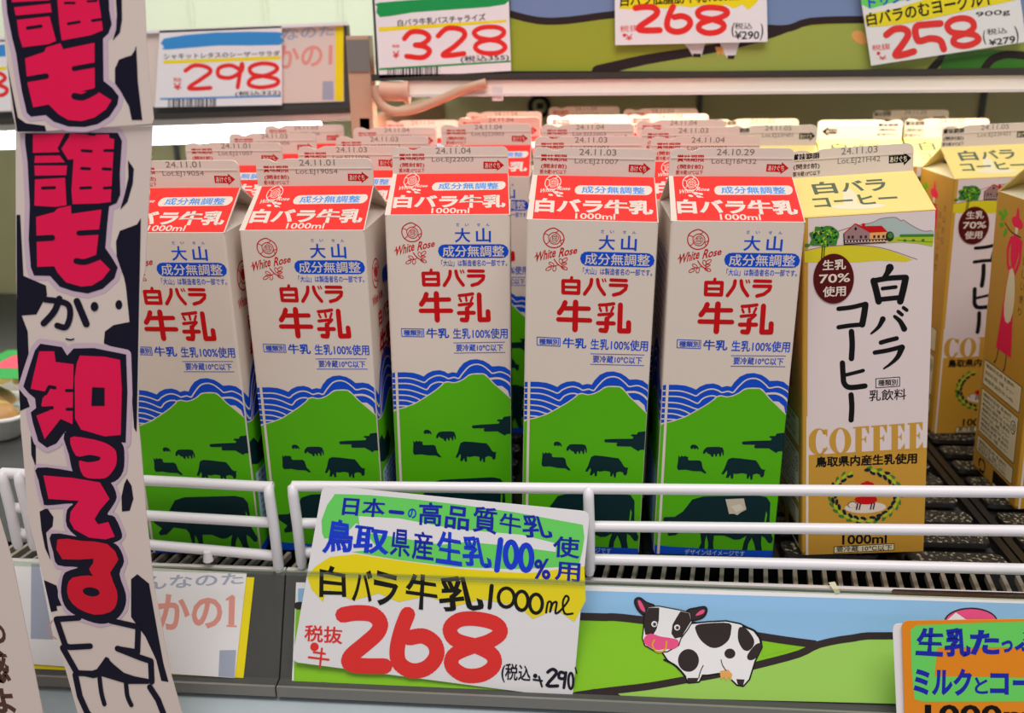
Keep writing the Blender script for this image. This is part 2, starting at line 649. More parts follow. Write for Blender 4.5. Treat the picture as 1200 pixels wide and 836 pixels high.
WAVE_TOP = [(-40, 155), (158, 155), (230, 155), (300, 162), (350, 178), (388, 195), (420, 170), (470, 150), (530, 145), (575, 158), (598, 175), (640, 165), (675, 172), (700, 135), (745, 90), (800, 65), (860, 60), (920, 75), (960, 100), (988, 125), (1050, 122), (1100, 132), (1170, 168)]
RIDGE = [(-60, 500), (60, 484), (138, 468), (200, 455), (300, 420), (400, 365), (480, 318), (540, 275), (560, 255), (595, 248), (640, 258), (690, 248), (740, 225), (775, 200), (810, 188), (905, 188), (940, 215), (985, 270), (1050, 330), (1130, 400), (1200, 440)]
STRIPES = [[(60, 205), (230, 203), (300, 215), (350, 232), (390, 245), (425, 220), (480, 195), (530, 190), (575, 205), (600, 218), (650, 208), (690, 218), (725, 180), (790, 120), (855, 103), (910, 118), (960, 160), (985, 182), (1050, 172), (1100, 188), (1170, 232)],
           [(60, 250), (230, 250), (310, 268), (370, 295), (405, 305), (440, 270), (490, 248), (535, 246), (560, 256)],
           [(965, 228), (1030, 225), (1080, 240), (1120, 270), (1170, 330)],
           [(60, 295), (220, 302), (300, 320), (380, 350), (412, 356)],
           [(60, 342), (220, 350), (290, 368), (335, 390)],
           [(60, 388), (200, 392), (270, 410), (302, 417)],
           [(60, 432), (185, 437), (228, 442)]]
COWS = [[(228, 205), (240, 196), (258, 197), (270, 207), (274, 222), (268, 222), (262, 215), (252, 222), (245, 214), (238, 222), (230, 217)],
        [(297, 238), (302, 225), (318, 210), (345, 208), (385, 208), (405, 212), (412, 235), (410, 255), (404, 254), (402, 232), (398, 245), (394, 262), (388, 260), (384, 245), (376, 245), (374, 260), (366, 260), (362, 246), (356, 250), (354, 262), (345, 262), (338, 250), (325, 245), (315, 235), (308, 245), (299, 246)],
        [(163, 262), (166, 254), (172, 266), (182, 255), (190, 262), (203, 256), (206, 262), (218, 262), (215, 275), (222, 282), (280, 282), (290, 290), (297, 325), (318, 350), (308, 354), (288, 342), (240, 340), (205, 333), (162, 335), (156, 322), (162, 280)],
        [(435, 275), (455, 267), (500, 270), (555, 277), (585, 280), (600, 300), (612, 322), (622, 330), (637, 330), (632, 342), (630, 360), (622, 373), (610, 370), (608, 358), (590, 352), (570, 358), (566, 385), (556, 385), (553, 362), (545, 380), (536, 380), (536, 355), (510, 350), (480, 355), (465, 352), (462, 380), (450, 380), (448, 360), (436, 376), (422, 376), (430, 350), (428, 335), (410, 358), (398, 355), (415, 325), (428, 290)],
        [(515, 178), (560, 175), (665, 172), (672, 162), (656, 155), (662, 148), (690, 148), (697, 135), (745, 130), (780, 130), (780, 232), (736, 230), (705, 232), (695, 240), (670, 225), (655, 215), (580, 215), (575, 205), (582, 196), (515, 195), (508, 186)],
        [(80, 605), (88, 592), (145, 590), (190, 560), (240, 495), (300, 478), (600, 470), (645, 480), (665, 510), (661, 600), (658, 650), (680, 705), (672, 728), (655, 728), (635, 700), (618, 690), (615, 730), (620, 768), (585, 768), (578, 735), (565, 700), (545, 735), (540, 768), (512, 768), (520, 730), (535, 690), (500, 710), (470, 712), (440, 700), (415, 690), (360, 690), (355, 730), (357, 768), (325, 768), (328, 730), (318, 690), (310, 720), (308, 765), (275, 762), (290, 730), (285, 680), (270, 660), (200, 650), (150, 690), (110, 695), (105, 680), (130, 655), (90, 625)]]


def milk_front_art(S):
    S.view(780, 255, 7.0588)
    white_rose(S, DRED, 1)
    for t, b in (('だ', (666, 121, 692, 150)), ('い', (742, 126, 775, 148)), ('せ', (848, 127, 876, 152)), ('ん', (928, 130, 958, 154))):
        S.text(t, b, BLUE, 1, .01)
    S.text('大', (642, 165, 780, 290), BLUE, 1, .022)
    S.text('山', (830, 170, 962, 294), BLUE, 1, .022)
    S.stroke([(540, 362), (1046, 373)], 118, BLUE, 1, 0)
    S.text('成分無調整', (520, 320, 1066, 418), WHITE, 2, .014)
    S.text('「大山」は製造者名の一部です。', (500, 442, 1082, 498), BLUE, 1, .012)
    S.view(770, 320, 6.9647)
    maru_name(S, DRED, 1)
    S.stroke([(163, 552), (356, 560), (353, 626), (161, 618)], 6, BLUE, 1, 0, True)
    S.text('種類別', (178, 566, 345, 614), BLUE, 1, .025)
    S.text('牛乳', (374, 556, 574, 640), BLUE, 1, .028)
    S.text('生乳100%使用', (606, 565, 1082, 655), BLUE, 1, .018)
    S.stroke([(605, 684), (1048, 688)], 5, BLUE, 1, 0)
    S.stroke([(600, 770), (1042, 775)], 5, BLUE, 1, 0)
    S.text('要冷蔵10℃以下', (622, 700, 1030, 760), BLUE, 1, .022)
    S.view(760, 430, 6.9647)
    S.poly(WAVE_TOP + list(reversed(RIDGE)), BLUE, 1)
    for i, st in enumerate(STRIPES):
        S.stroke(st, 17 if i == 2 else 11, WHITE, 2, 3)
    S.poly([(1000, 288), (1060, 292), (1105, 332), (1150, 420), (1120, 412), (1040, 330)], WHITE, 2)
    S.stroke(RIDGE, 17, WHITE, 3, 2)
    S.poly(RIDGE + [(1200, 1900), (-200, 1900)], GREEN, 4)
    S.view(760, 480, 4.647)
    for c in COWS:
        S.poly(c, TEAL, 5)
    S.poly([(642, 555), (648, 575), (636, 640), (628, 640)], GREEN, 6)
    S.poly([(-60, 742), (120, 752), (390, 765), (800, 771), (800, 900), (-60, 900)], BLUE, 6)
    S.text('デザインはイメージです', (200, 768, 526, 798), PALEB, 7, .008)
    # pale seam beside the left edge and the strip of the next panel's print
    for v0, v1, m in ((.0, .108, WHITE),):
        S.put([(-HW + .0021, v0), (-HW + .0036, v0), (-HW + .0036, v1), (-HW + .0021, v1)], [(0, 1, 2, 3)], m, 8)


def milk_roof_art(S):
    S.view(780, 165, 7.0588)
    S.poly([(68, 290), (1060, 319), (1140, 690), (97, 664)], RED, 1)
    S.stroke([(452, 421), (1024, 432)], 76, WHITE, 2, 0)
    S.text('成分無調整', (474, 397, 1002, 456), LBLUE, 3, .016)
    S.text('白バラ牛乳', (106, 502, 1092, 622), WHITE, 2, .05)
    S.text('1000ml', (458, 622, 790, 670), WHITE, 2, .018)
    rose(S, 218, 354, .78, WHITE, 2)
    S.text('White', ((120, 408), (250, 396), (242, 432), (108, 446)), WHITE, 2, .02)
    S.text('Rose', ((278, 390), (380, 396), (372, 424), (262, 422)), WHITE, 2, .02)
    S.stroke([(225, 430), (262, 456), (320, 478)], 6, WHITE, 2)
    for x, y in ((215, 462), (262, 440), (300, 448), (285, 470)):
        S.ell(x, y, 22, 9, WHITE, 2, .2, 12)


def side_wave(S, w=69):
    """the wave and hill print running on round the corner, millimetres"""
    S.poly([(0, 105), (8, 99), (14, 110), (22, 118), (32, 121), (44, 116), (52, 104), (60, 100), (w, 102), (w, 60), (0, 60)], BLUE, 1)
    for d in (6, 12, 18):
        S.stroke([(-.2, 105 - d), (8, 98 - d), (14, 109 - d), (22, 117 - d), (32, 120 - d), (44, 115 - d), (52, 103 - d), (60, 99 - d), (w, 101 - d)], 1.3, WHITE, 2, 3)
    S.stroke([(0, 86), (9, 84), (20, 85), (36, 92), (50, 86), (w, 80)], 2.0, WHITE, 3, 3)
    S.poly([(0, 86), (9, 84), (20, 85), (36, 92), (50, 86), (w, 80), (w, 5), (0, 5)], GREEN, 4)
    S.poly([(0, 0), (w, 0), (w, 5.5), (0, 5.5)], BLUE, 4)
    S.poly([(0, 74), (8, 74), (14, 68), (24, 71), (30, 62), (22, 55), (10, 56), (0, 60)], TEAL, 5)


def milk_right_art(S):
    side_wave(S)
    S.poly([(5, 16), (63, 16), (63, 52), (5, 52)], PALEB, 5)
    for i in range(8):
        S.text('生乳100%使用 要冷蔵', (8, 50 - i * 4.2, 60, 47.4 - i * 4.2), BLUE, 6, .01)
    rose(S, 20, 168, .1, DRED, 1)
    S.text('White Rose', (8, 157, 34, 151), DRED, 1, .02)
    S.text('白バラ', (20, 146, 50, 136), DRED, 1, .05)
    S.text('牛乳', (18, 133, 54, 114), DRED, 1, .05)
    S.stroke([(40, 162), (60, 162)], 9, BLUE, 1, 0)


def milk_left_art(S):
    side_wave(S)
    S.stroke([(8, 176), (60, 176), (60, 118), (8, 118)], .5, BLUE, 1, 0, True)
    for i in range(10):
        S.text('種類別名称 無脂乳固形分8.3%以上', (10, 174 - i * 5.4, 58, 171 - i * 5.4), BLUE, 1, .006)
    S.poly([(8, 12), (62, 12), (62, 50), (8, 50)], PALEB, 5)
    for i in range(7):
        S.text('開封後は賞味期限にかかわらず', (11, 48 - i * 5, 59, 45 - i * 5), BLUE, 6, .006)


def fin_art(S, S2, ink, date, lot):
    """S in the units of view (780,165) for milk"""
    S.text('賞味期限', (92, 106, 318, 168), ink, 1, .03)
    S.text('(開封前)', (95, 190, 314, 235), ink, 1, .02)
    S.text('要冷蔵10℃以下', (86, 241, 312, 279), ink, 1, .016)
    if date:
        S.text(date, (418, 66, 732, 120), GREY, 1, .004)
        S.text(lot, (380, 150, 752, 206), GREY, 1, .004)
    S.poly([(842, 203), (965, 210), (968, 190), (1028, 243), (962, 292), (960, 275), (840, 268)], ink, 1)
    S.text('あけぐち', (855, 216, 990, 266), WHITE, 2, .018)


def coffee_fin_art(S, date, lot):
    S.text('賞味期限', (48, 124, 262, 182), BLACK, 1, .03)
    S.text('(開封前)', (56, 202, 260, 248), BLACK, 1, .012)
    S.text('要冷蔵10℃以下', (50, 260, 264, 297), BLACK, 1, .014)
    if date:
        S.text(date, (428, 85, 712, 136), GREY, 1, .004)
        S.text(lot, (400, 163, 735, 217), GREY, 1, .004)
    S.poly([(803, 158), (920, 154), (922, 134), (982, 180), (924, 236), (922, 212), (805, 218)], BLACK, 1)
    S.text('あけぐち', (812, 163, 946, 210), CREAM, 2, .018)


def coffee_roof_art(S):
    S.view(925, 165, 6.857)
    S.poly([(52, 318), (1000, 284), (1132, 603), (122, 640)], LGOLD, 1)
    S.ell(560, 565, 215, 24, CREAM, 2)
    S.poly([(445, 440), (470, 420), (520, 425), (545, 460), (560, 560), (450, 570)], CREAM, 2)
    S.text('白', (207, 350, 398, 455), OLIVE, 3, .03)
    S.text('バ', (430, 350, 612, 440), OLIVE, 3, .03)
    S.text('ラ', (632, 343, 790, 440), OLIVE, 3, .03)
    S.text('コーヒー', (206, 470, 872, 556), OLIVE, 3, .03)


def coffee_front_art(S):
    S.put([(-HW + .0028, .004), (HW - E_, .004), (HW - E_, CH - E_), (-HW + .0028, CH - E_)], [(0, 1, 2, 3)], CWHITE, 1)
    S.view(935, 250, 7.2727)
    S.poly([(540, 140), (620, 118), (680, 92), (750, 82), (815, 82), (860, 105), (940, 145), (1040, 195), (1130, 195), (1130, 240), (800, 245)], HAZE, 2)
    S.stroke([(340, 186), (480, 146), (620, 120), (680, 92), (750, 82), (815, 82), (858, 110), (880, 104), (945, 148), (1040, 196), (1112, 194)], 5, BARN, 3, 3)
    S.poly([(780, 250), (850, 238), (1130, 236), (1118, 326), (1000, 300), (860, 286), (740, 290)], YGREEN, 3)
    S.stroke([(858, 232), (1120, 234)], 22, LEAF, 4, 0)
    for x in (890, 960, 1040):
        S.ell(x, 272, 14, 10, LEAF, 4)
    S.stroke([(830, 268), (1120, 290)], 3, BLACK, 4, 0)
    S.poly([(66, 346), (220, 315), (420, 305), (600, 315), (760, 350), (955, 430), (900, 450), (680, 435), (500, 445), (66, 440)], YEL, 2)
    S.stroke([(68, 342), (220, 312), (420, 302), (600, 312), (760, 346), (992, 430)], 5, BARN, 3, 3)
    S.poly([(388, 205), (480, 128), (600, 195), (600, 288), (395, 298)], BARN, 4)
    S.poly([(605, 200), (738, 198), (735, 282), (600, 290)], UDDER, 4)
    S.poly([(482, 122), (540, 150), (560, 148), (700, 148), (748, 198), (606, 202), (500, 140)], DRED, 5)
    S.poly([(538, 125), (562, 125), (562, 150), (538, 150)], DRED, 5)
    S.stroke([(388, 207), (480, 128), (606, 200)], 7, DRED, 5, 0)
    S.stroke([(388, 207), (392, 296), (735, 285)], 8, BLACK, 5, 0)
    S.ell(486, 168, 10, 13, BLACK, 5)
    for x in (420, 452, 520, 560, 630, 665, 705):
        S.poly([(x, 225), (x + 18, 224), (x + 18, 246), (x, 247)], DBROWN, 6)
    S.stroke([(395, 268), (735, 262)], 14, DBROWN, 6, 0)
    for x in range(405, 730, 26):
        S.ell(x, 270, 6, 8, WHITE, 7, 0, 8)
    S.ell(766, 236, 34, 40, DBROWN, 5)
    S.ell(770, 228, 22, 24, LEAF, 6)
    # tree
    S.stroke([(216, 300), (206, 408)], 9, DBROWN, 4, 0)
    S.stroke([(232, 300), (224, 408)], 8, DBROWN, 4, 0)
    S.poly([(115, 225), (108, 195), (150, 180), (155, 145), (205, 150), (245, 140), (290, 145), (320, 165), (345, 190), (350, 225), (335, 260), (325, 300), (270, 300), (235, 312), (190, 300), (130, 300), (110, 280), (125, 250)], LEAF, 5, 2)
    rr = random.Random(3)
    for i in range(46):
        a, q = rr.random() * 6.28, math.sqrt(rr.random())
        S.ell(232 + 105 * q * math.cos(a), 225 + 75 * q * math.sin(a), 12, 7, (YGREEN, TEAL, TEAL, GREEN)[i % 4], 6, rr.random() * 3, 8)
    S.ell(90, 297, 24, 14, LEAF, 3)
    # badge
    S.ell(304, 577, 167, 207, MAROON, 7, 0, 48)
    S.text('生乳', (212, 418, 405, 504), WHITE, 8, .026)
    S.text('70%', (184, 536, 438, 610), WHITE, 8, .02)
    S.text('使用', (214, 638, 404, 726), WHITE, 8, .026)
    # brush lettering
    S.view(935, 300, 4.6424)
    st = S.stroke
    st([(490, 84), (478, 110), (456, 138)], (43, 18), BLACK, 2)
    st([(405, 152), (418, 200), (432, 262)], 35, BLACK, 2)
    st([(405, 152), (480, 140), (572, 136)], 28, BLACK, 2)
    st([(574, 140), (562, 200), (546, 264)], 36, BLACK, 2)
    st([(452, 194), (522, 187)], 20, BLACK, 2)
    st([(438, 252), (545, 243)], 26, BLACK, 2)
    st([(454, 357), (432, 398), (392, 434)], (31, 10), BLACK, 2)
    st([(516, 344), (545, 370), (568, 412)], (17, 32), BLACK, 2)
    st([(535, 318), (556, 336)], 19, BLACK, 2)
    st([(563, 298), (581, 312)], 19, BLACK, 2)
    st([(444, 483), (480, 473), (528, 462)], 24, BLACK, 2)
    st([(412, 536), (480, 526), (556, 508)], 24, BLACK, 2)
    st([(556, 512), (535, 560), (500, 596), (460, 624)], (34, 9), BLACK, 2)
    st([(220, 297), (290, 290), (360, 274)], 24, BLACK, 2)
    st([(362, 278), (355, 330), (345, 384)], 34, BLACK, 2)
    st([(220, 396), (280, 388), (345, 384)], 24, BLACK, 2)
    st([(288, 420), (292, 490), (288, 566)], 30, BLACK, 2)
    st([(240, 588), (244, 660), (250, 700), (280, 722), (360, 716)], 29, BLACK, 2)
    st([(256, 654), (310, 642), (350, 632)], 20, BLACK, 2)
    st([(286, 762), (290, 830), (286, 900)], 29, BLACK, 2)
    st([(418, 678), (545, 672), (545, 722), (418, 728)], 4, BLACK, 2, 0, True)
    S.text('種類別', (430, 684, 534, 718), BLACK, 2, .02)
    S.text('乳飲料', (382, 737, 580, 798), BLACK, 2, .012)
    # lower gold field with the big serif word standing on it
    S.view(930, 470, 4.4)
    S.poly([(64, 282), (760, 258), (760, 900), (64, 900)], GOLD, 2)
    S.ell(128, 213, 52, 69, GOLD, 3); S.ell(134, 213, 21, 62, CWHITE, 4)
    S.poly([(140, 178), (180, 172), (180, 252), (140, 245)], CWHITE, 5)
    S.poly([(160, 150), (172, 150), (172, 190), (150, 156)], GOLD, 6)
    S.stroke([(168, 244), (150, 272), (128, 279)], 7, GOLD, 6)
    S.ell(238, 212, 55, 69, GOLD, 3); S.ell(238, 212, 23, 62, CWHITE, 4)
    for x0, x1, y0, y1, k in ((303, 386, 143, 280, 'F'), (395, 477, 139, 277, 'F'), (487, 566, 135, 273, 'E'), (580, 658, 130, 268, 'E')):
        w = x1 - x0
        S.poly([(x0 + 12, y0), (x0 + 44, y0 - 1), (x0 + 44, y1), (x0 + 12, y1)], GOLD, 3)
        S.stroke([(x0 + 2, y0 + 2), (x1 - 4, y0 - 2)], 6, GOLD, 3, 0)
        S.poly([(x1 - 22, y0), (x1 - 2, y0 - 2), (x1 - 2, y0 + 36), (x1 - 5, y0 + 36)], GOLD, 3)
        S.stroke([(x0 + 40, (y0 + y1) / 2 - 4), (x0 + w * .78, (y0 + y1) / 2 - 6)], 5, GOLD, 3, 0)
        S.poly([(x0 + w * .66, (y0 + y1) / 2 - 6), (x0 + w * .8, (y0 + y1) / 2 - 24), (x0 + w * .8, (y0 + y1) / 2 + 16)], GOLD, 3)
        if k == 'E':
            S.stroke([(x0 + 2, y1 - 2), (x1, y1 - 5)], 6, GOLD, 3, 0)
            S.poly([(x1 - 26, y1 - 2), (x1, y1 - 40), (x1 + 1, y1 - 4)], GOLD, 3)
        else:
            S.stroke([(x0 + 2, y1 - 2), (x0 + 56, y1 - 3)], 5, GOLD, 3, 0)
    S.text('鳥取県内産生乳使用', (110, 288, 628, 346), BLACK, 3, .04)
    rr = random.Random(5)
    for i in range(74):
        a = 2 * math.pi * i / 74 + rr.uniform(-.03, .03)
        q = 1 + (.10, -.08, .02)[i % 3]
        x, y = 366 + 165 * q * math.cos(a), 502 + 132 * q * math.sin(a)
        if -2.0 < a - 2 * math.pi * (a > math.pi) < -1.55:
            continue
        S.ell(x, y, 17, 8.5, (LEAF, TEAL, YGREEN)[i % 3 if i % 7 else 1], 3 + i % 3, a + (1.1, 1.9, 1.5)[i % 3], 10)
    S.ell(366, 566, 106, 30, WHITE, 3)
    S.ell(375, 448, 36, 18, DRED, 4); S.ell(375, 436, 15, 10, DRED, 4)
    S.poly([(320, 510), (420, 510), (412, 545), (345, 548), (315, 530)], DRED, 4, 2)
    S.ell(300, 548, 22, 15, WHITE, 5); S.stroke([(283, 560), (276, 545), (300, 532), (322, 545), (318, 566)], 3, BLACK, 6)
    for x in (326, 340, 398, 412):
        S.stroke([(x, 545), (x - 6, 574)], 7, DBROWN, 5, 0)
    S.text('1000ml', (246, 709, 476, 760), BLACK, 3, .03)
    S.poly([(204, 768), (516, 761), (516, 798), (202, 805)], BLACK, 3)
    S.poly([(208, 771), (512, 765), (512, 795), (206, 802)], CREAM, 4)
    S.text('要冷蔵 10℃以下', (216, 768, 503, 798), BLACK, 5, .014)
    S.put([(-HW + .0022, 0), (-HW + .0036, 0), (-HW + .0036, .085), (-HW + .0022, .085)], [(0, 1, 2, 3)], WHITE, 4)


def coffee_side_art(S, flip=False):
    """gold side: woman in a red hat carrying a leafy branch, information panels; millimetres"""
    S.ell(33, 181, 8, 3.6, PINK, 1, -.1); S.poly([(29.5, 181), (31.5, 191), (33.5, 189.5), (36.5, 182)], PINK, 1)
    S.poly([(31, 178), (35.5, 178), (35, 174), (31.5, 174)], CREAM, 2)
    S.poly([(27, 171), (31, 173), (36, 173), (42, 171), (37, 156), (33, 148), (28, 158)], PINK, 1)
    S.stroke([(27, 170), (23.5, 162), (26, 152), (29.5, 151)], 3.2, PINK, 1)
    S.stroke([(41, 170), (41, 158), (36, 149)], 3.0, PINK, 1)
    S.stroke([(16, 178), (26, 174), (40, 173)], .8, DBROWN, 2)
    for x, y, a in ((12, 181, .6), (15, 185, -.5), (11, 176, .2), (17, 172, 1.0), (8, 183, 0)):
        S.ell(x, y, 3.6, 1.7, GREEN, 2, a, 10)
    S.poly([(28, 150), (36, 149), (40, 118), (43, 95), (20, 95), (24, 125)], PINK, 1)
    S.poly([(29, 150), (36, 149), (40, 132), (37, 118), (30, 116), (26, 126)], CREAM, 2, 2)
    S.stroke([(24, 95), (22, 87), (19, 84)], 1.0, DBROWN, 2)
    S.stroke([(36, 95), (36, 87), (34, 83)], 1.0, DBROWN, 2)
    for i, c in enumerate('大山から'):
        S.text(c, (54, 176 - i * 8, 59, 171 - i * 8), DBROWN, 1, .0)
    for i, c in enumerate('おいしい便り'):
        S.text(c, (46, 170 - i * 8, 51, 165 - i * 8), DBROWN, 1, .0)
    for y0, y1, n in ((82, 64, 3), (61, 29, 8), (26, 14, 3)):
        S.poly([(5, y1), (62, y1), (62, y0), (5, y0)], DBROWN, 1)
        S.poly([(5.5, y1 + .5), (61.5, y1 + .5), (61.5, y0 - .5), (5.5, y0 - .5)], CREAM, 2)
        for i in range(n):
            yy = y0 - 2 - i * (y0 - y1 - 3) / n
            S.text(('種類別名称 乳飲料', '原材料名 生乳、砂糖、コーヒー', '無脂乳固形分 5.0%')[i % 3], (8, yy, 52, yy - 2.6), DBROWN, 3, .004)
    S.ell(56, 52, 3.6, 4.6, DBROWN, 3); S.ell(56, 52, 3, 4, CREAM, 4)
    S.text('公正', (54, 54.5, 58, 49.5), DBROWN, 5, .01)
    S.poly([(34, 3), (60, 3), (60, 12), (34, 12)], BLACK, 1)
    S.poly([(36, 1), (60, 1), (60, 3), (36, 3)], CREAM, 1)
    for a in (0, 2.1, 4.2):
        S.stroke([(16 + 5 * math.cos(a + t), 7 + 4.5 * math.sin(a + t)) for t in (0, .5, 1, 1.5)], 1.8, BLACK, 1)


def coffee_gusset_art(mb):
    # flag stripes on the folded gable sides
    for sx in (1, -1):
        a, b, c = Vector((sx * HW, .0008, CH)), Vector((sx * HW, CW - .0008, CH)), Vector((sx * .004, CW / 2, CH + CR - .001))
        n = (b - a).cross(c - a).normalized() * sx
        for t0, t1, m in ((.30, .40, BLACK), (.42, .52, YEL), (.54, .64, DRED)):
            q = []
            for t, e in ((t0, .0), (t0, 1.0), (t1, 1.0), (t1, .0)):
                p0, p1 = a.lerp(c, t), b.lerp(c, t)
                q.append(p0.lerp(p1, .12 + .76 * e) + n * .0001)
            mb.add(q, [(0, 1, 2, 3)], m)


def make_milk_meshes():
    b = MB()
    body_mesh(b, WHITE)
    milk_front_art(Sheet(b, MILK_FRONT, front_place, FCLIP))
    milk_front_art(Sheet(b, MILK_FRONT, back_place, FCLIP))
    milk_right_art(Sheet(b, MM, right_place, (E_ * 3, CW - E_ * 3, E_, CH - E_)))
    milk_left_art(Sheet(b, MM, left_place, (E_ * 3, CW - E_ * 3, E_, CH - E_)))
    r = MB()
    roof_mesh(r, WHITE, WHITE)
    milk_roof_art(Sheet(r, MILK_ROOF, roof_place))
    milk_roof_art(Sheet(r, MILK_ROOF, roof_back_place))
    S = Sheet(r, MM, lambda u, v, h: Vector((HW - v / 1000 * .85, CW / 2 + u / 1000, CH + v / 1000 * .53 + .0003 + h)))
    for k, (x, y) in enumerate(((-14, 4), (8, 5), (-4, 11), (12, 12), (0, 18))):
        S.stroke([(x, y), (x + 3, y + 2), (x + 6, y + .5), (x + 9, y + 2.5)], .7, RED, 1)
    return b, r


def make_coffee_meshes():
    b = MB()
    body_mesh(b, GOLD)
    coffee_front_art(Sheet(b, COF_FRONT, front_place, FCLIP))
    coffee_front_art(Sheet(b, COF_FRONT, back_place, FCLIP))
    c = (E_ * 3, CW - E_ * 3, E_, CH - E_)
    coffee_side_art(Sheet(b, MM, left_place, c))
    coffee_side_art(Sheet(b, MM, right_place, c))
    r = MB()
    roof_mesh(r, LGOLD, CREAM)
    coffee_roof_art(Sheet(r, COF_ROOF, roof_place))
    coffee_roof_art(Sheet(r, COF_ROOF, roof_back_place))
    coffee_gusset_art(r)
    return b, r


def fin_back_art(S, ink):
    """the far side of the fin: the opening arrow points the other way, millimetres"""
    S.poly([(-30, 6), (-25, 9.6), (-25, 8), (-18, 8), (-18, 4), (-25, 4), (-25, 2.4)], ink, 1)
    S.text('あけぐち', (-26.5, 7.4, -18.6, 4.6), WHITE, 2, .018)
    S.text('賞味期限', (14, 12, 30, 9), ink, 1, .03)
    S.text('(開封前)', (15, 8, 29, 5.8), ink, 1, .012)
    S.text('要冷蔵10℃以下', (14, 4.4, 30, 2.6), ink, 1, .012)


def make_fin(kind, date, lot):
    f = MB()
    fin_mesh(f, WHITE)
    if kind == 'milk':
        fin_art(Sheet(f, MILK_FIN, fin_place).view(780, 165, 7.0588), None, DRED, date, lot)
        fin_back_art(Sheet(f, MM, fin_back_place), DRED)
    else:
        coffee_fin_art(Sheet(f, COF_FIN, fin_place).view(925, 165, 6.857), date, lot)
        fin_back_art(Sheet(f, MM, fin_back_place), BLACK)
    return f


PROTO = {}
FINS = {}


def carton(kind, x, y, z, yaw, rx, ry, date, lot, label, group):
    root = empty(kind + '_carton', (x, y, z))
    R = Matrix.Rotation(math.radians(yaw), 3, 'Z') @ Matrix.Rotation(math.radians(ry), 3, 'Y') @ Matrix.Rotation(math.radians(rx), 3, 'X')
    root.rotation_euler = R.to_euler()
    tag(root, label, 'milk carton' if kind == 'milk' else 'coffee carton', group)
    if kind not in PROTO:
        b, r = make_milk_meshes() if kind == 'milk' else make_coffee_meshes()
        PROTO[kind] = (b.build('carton_body', root), r.build('gable_roof', root))
    else:
        for p in PROTO[kind]:
            c = p.copy()
            COL.objects.link(c)
            c.parent = root
    key = (kind, date, lot)
    if key not in FINS:
        FINS[key] = make_fin(kind, date, lot).build('top_fin', root)
    else:
        c = FINS[key].copy()
        COL.objects.link(c)
        c.parent = root
    return root


# ------------------------------------------------------------------ the refrigerated case (setting)
def structure(name, mb):
    return tag(mb.build(name), kind='structure')


YB = 1.16
m = MB(); m.box((-1.6, YB, -.30), (1.4, YB + .03, .245), DSTEEL)
for x in (-.52, -.2, .12, .44):
    m.box((x, YB - .004, -.2), (x + .006, YB, .245), RAILD)
structure('wall_back', m)
m = MB(); m.box((-1.6, YB, .245), (1.4, YB + .03, .95), STEEL)
for i in range(26):
    x = -1.2 + i * .09
    m.box((x, YB - .003, .25), (x + .004, YB, .95), STEEL)
structure('trim_1', m)
m = MB(); m.box((-1.6, .40, -.40), (1.4, YB + .03, -.30), RAILD)
structure('floor', m)
m = MB()
m.prism([(-.9, .452, -.068), (-.9, .42, -.078), (-.9, .40, -.13), (-.9, .40, -.30), (-.9, .46, -.30)], (1.7, 0, 0), mat('bumper_blue_grey', (170, 182, 186), .4, .5, 0, 0, 0, 0, .12, 25))
structure('trim_2', m)

# ------------------------------------------------------------------ upper shelves
YU, YUL = .765, .83


def upper_shelf(label, x0, x1, y, zr, zl, tube):
    """x range, front plane, underside of the price rail, underside of the lamp"""
    root = empty('upper_shelf', ((x0 + x1) / 2, y, zr))
    o = Vector(root.location)
    tag(root, label, 'shelf', 'upper shelves of the case')
    def fin(mb, name, par=root):
        mb.v = [p - o for p in mb.v]
        return mb.build(name, par)
    b = MB(); b.box((x0, y + .012, zr + .008), (x1, YB - .001, zr + .014), STEEL)
    fin(b, 'shelf_board')
    r = MB()
    r.box((x0 + (0 if tube else .0025), y + .002, zr - .0005), (x1, y + .012, zr + (.069 if tube else .085)), RAILD)
    r.box((x0, y - .003, zr - .0035), (x1, y + .012, zr + .0012), mat('rail_lip_dark', (62, 57, 52), .5))
    if tube:
        r.box((x0, y - .002, zr + .0685), (x1, y + .012, zr + .071), PAPER)
    fin(r, 'price_rail')
    if tube:
        h = MB(); h.box((x0, y + .006, zl + .016), (x1, y + .05, zr - .001), mat('lamp_housing_white', (240, 236, 228), .4))
        fin(h, 'lamp_housing')
        t = MB(); t.tube([(x0 + .005, y + .016, zl + .0075), (x1 - .035, y + .016, zl + .0075)], .0080, mat('lamp_glow_cool', (244, 252, 255), emit=5), 16)
        fin(t, 'lamp_tube')
    else:
        h = MB()
        W2 = mat('lamp_housing_cream', (250, 240, 226), .35)
        h.box((x0 + .0245, y - .001, zl + .0015), (x1, y + .011, zr - .004), W2)
        h.box((x0 + .045, y + .004, zr - .008), (x1, y + .04, zr - .004), W2)
        h.box((x0 + .0245, y - .003, zl), (x1, y + .004, zl + .0022), RAILW)
        fin(h, 'lamp_housing')
        t = MB(); t.tube([(x0 + .05, y + .0165, zl + .0035), (x1, y + .0165, zl + .0035)], .004, mat('lamp_glow_warm', (255, 244, 220), emit=3), 16)
        fin(t, 'lamp_tube')
    return root


SR = upper_shelf('right upper shelf whose rail holds the farm picture strip', -.1745, .62, YU, .2645, .2485, False)
SL = upper_shelf('left upper shelf with a bright bare lamp tube under its rail', -.95, -.208, YUL, .2350, .2090, True)
SL.rotation_euler = (0, math.radians(-1.4), 0)
SL.location = (-.579, YUL, .2268)

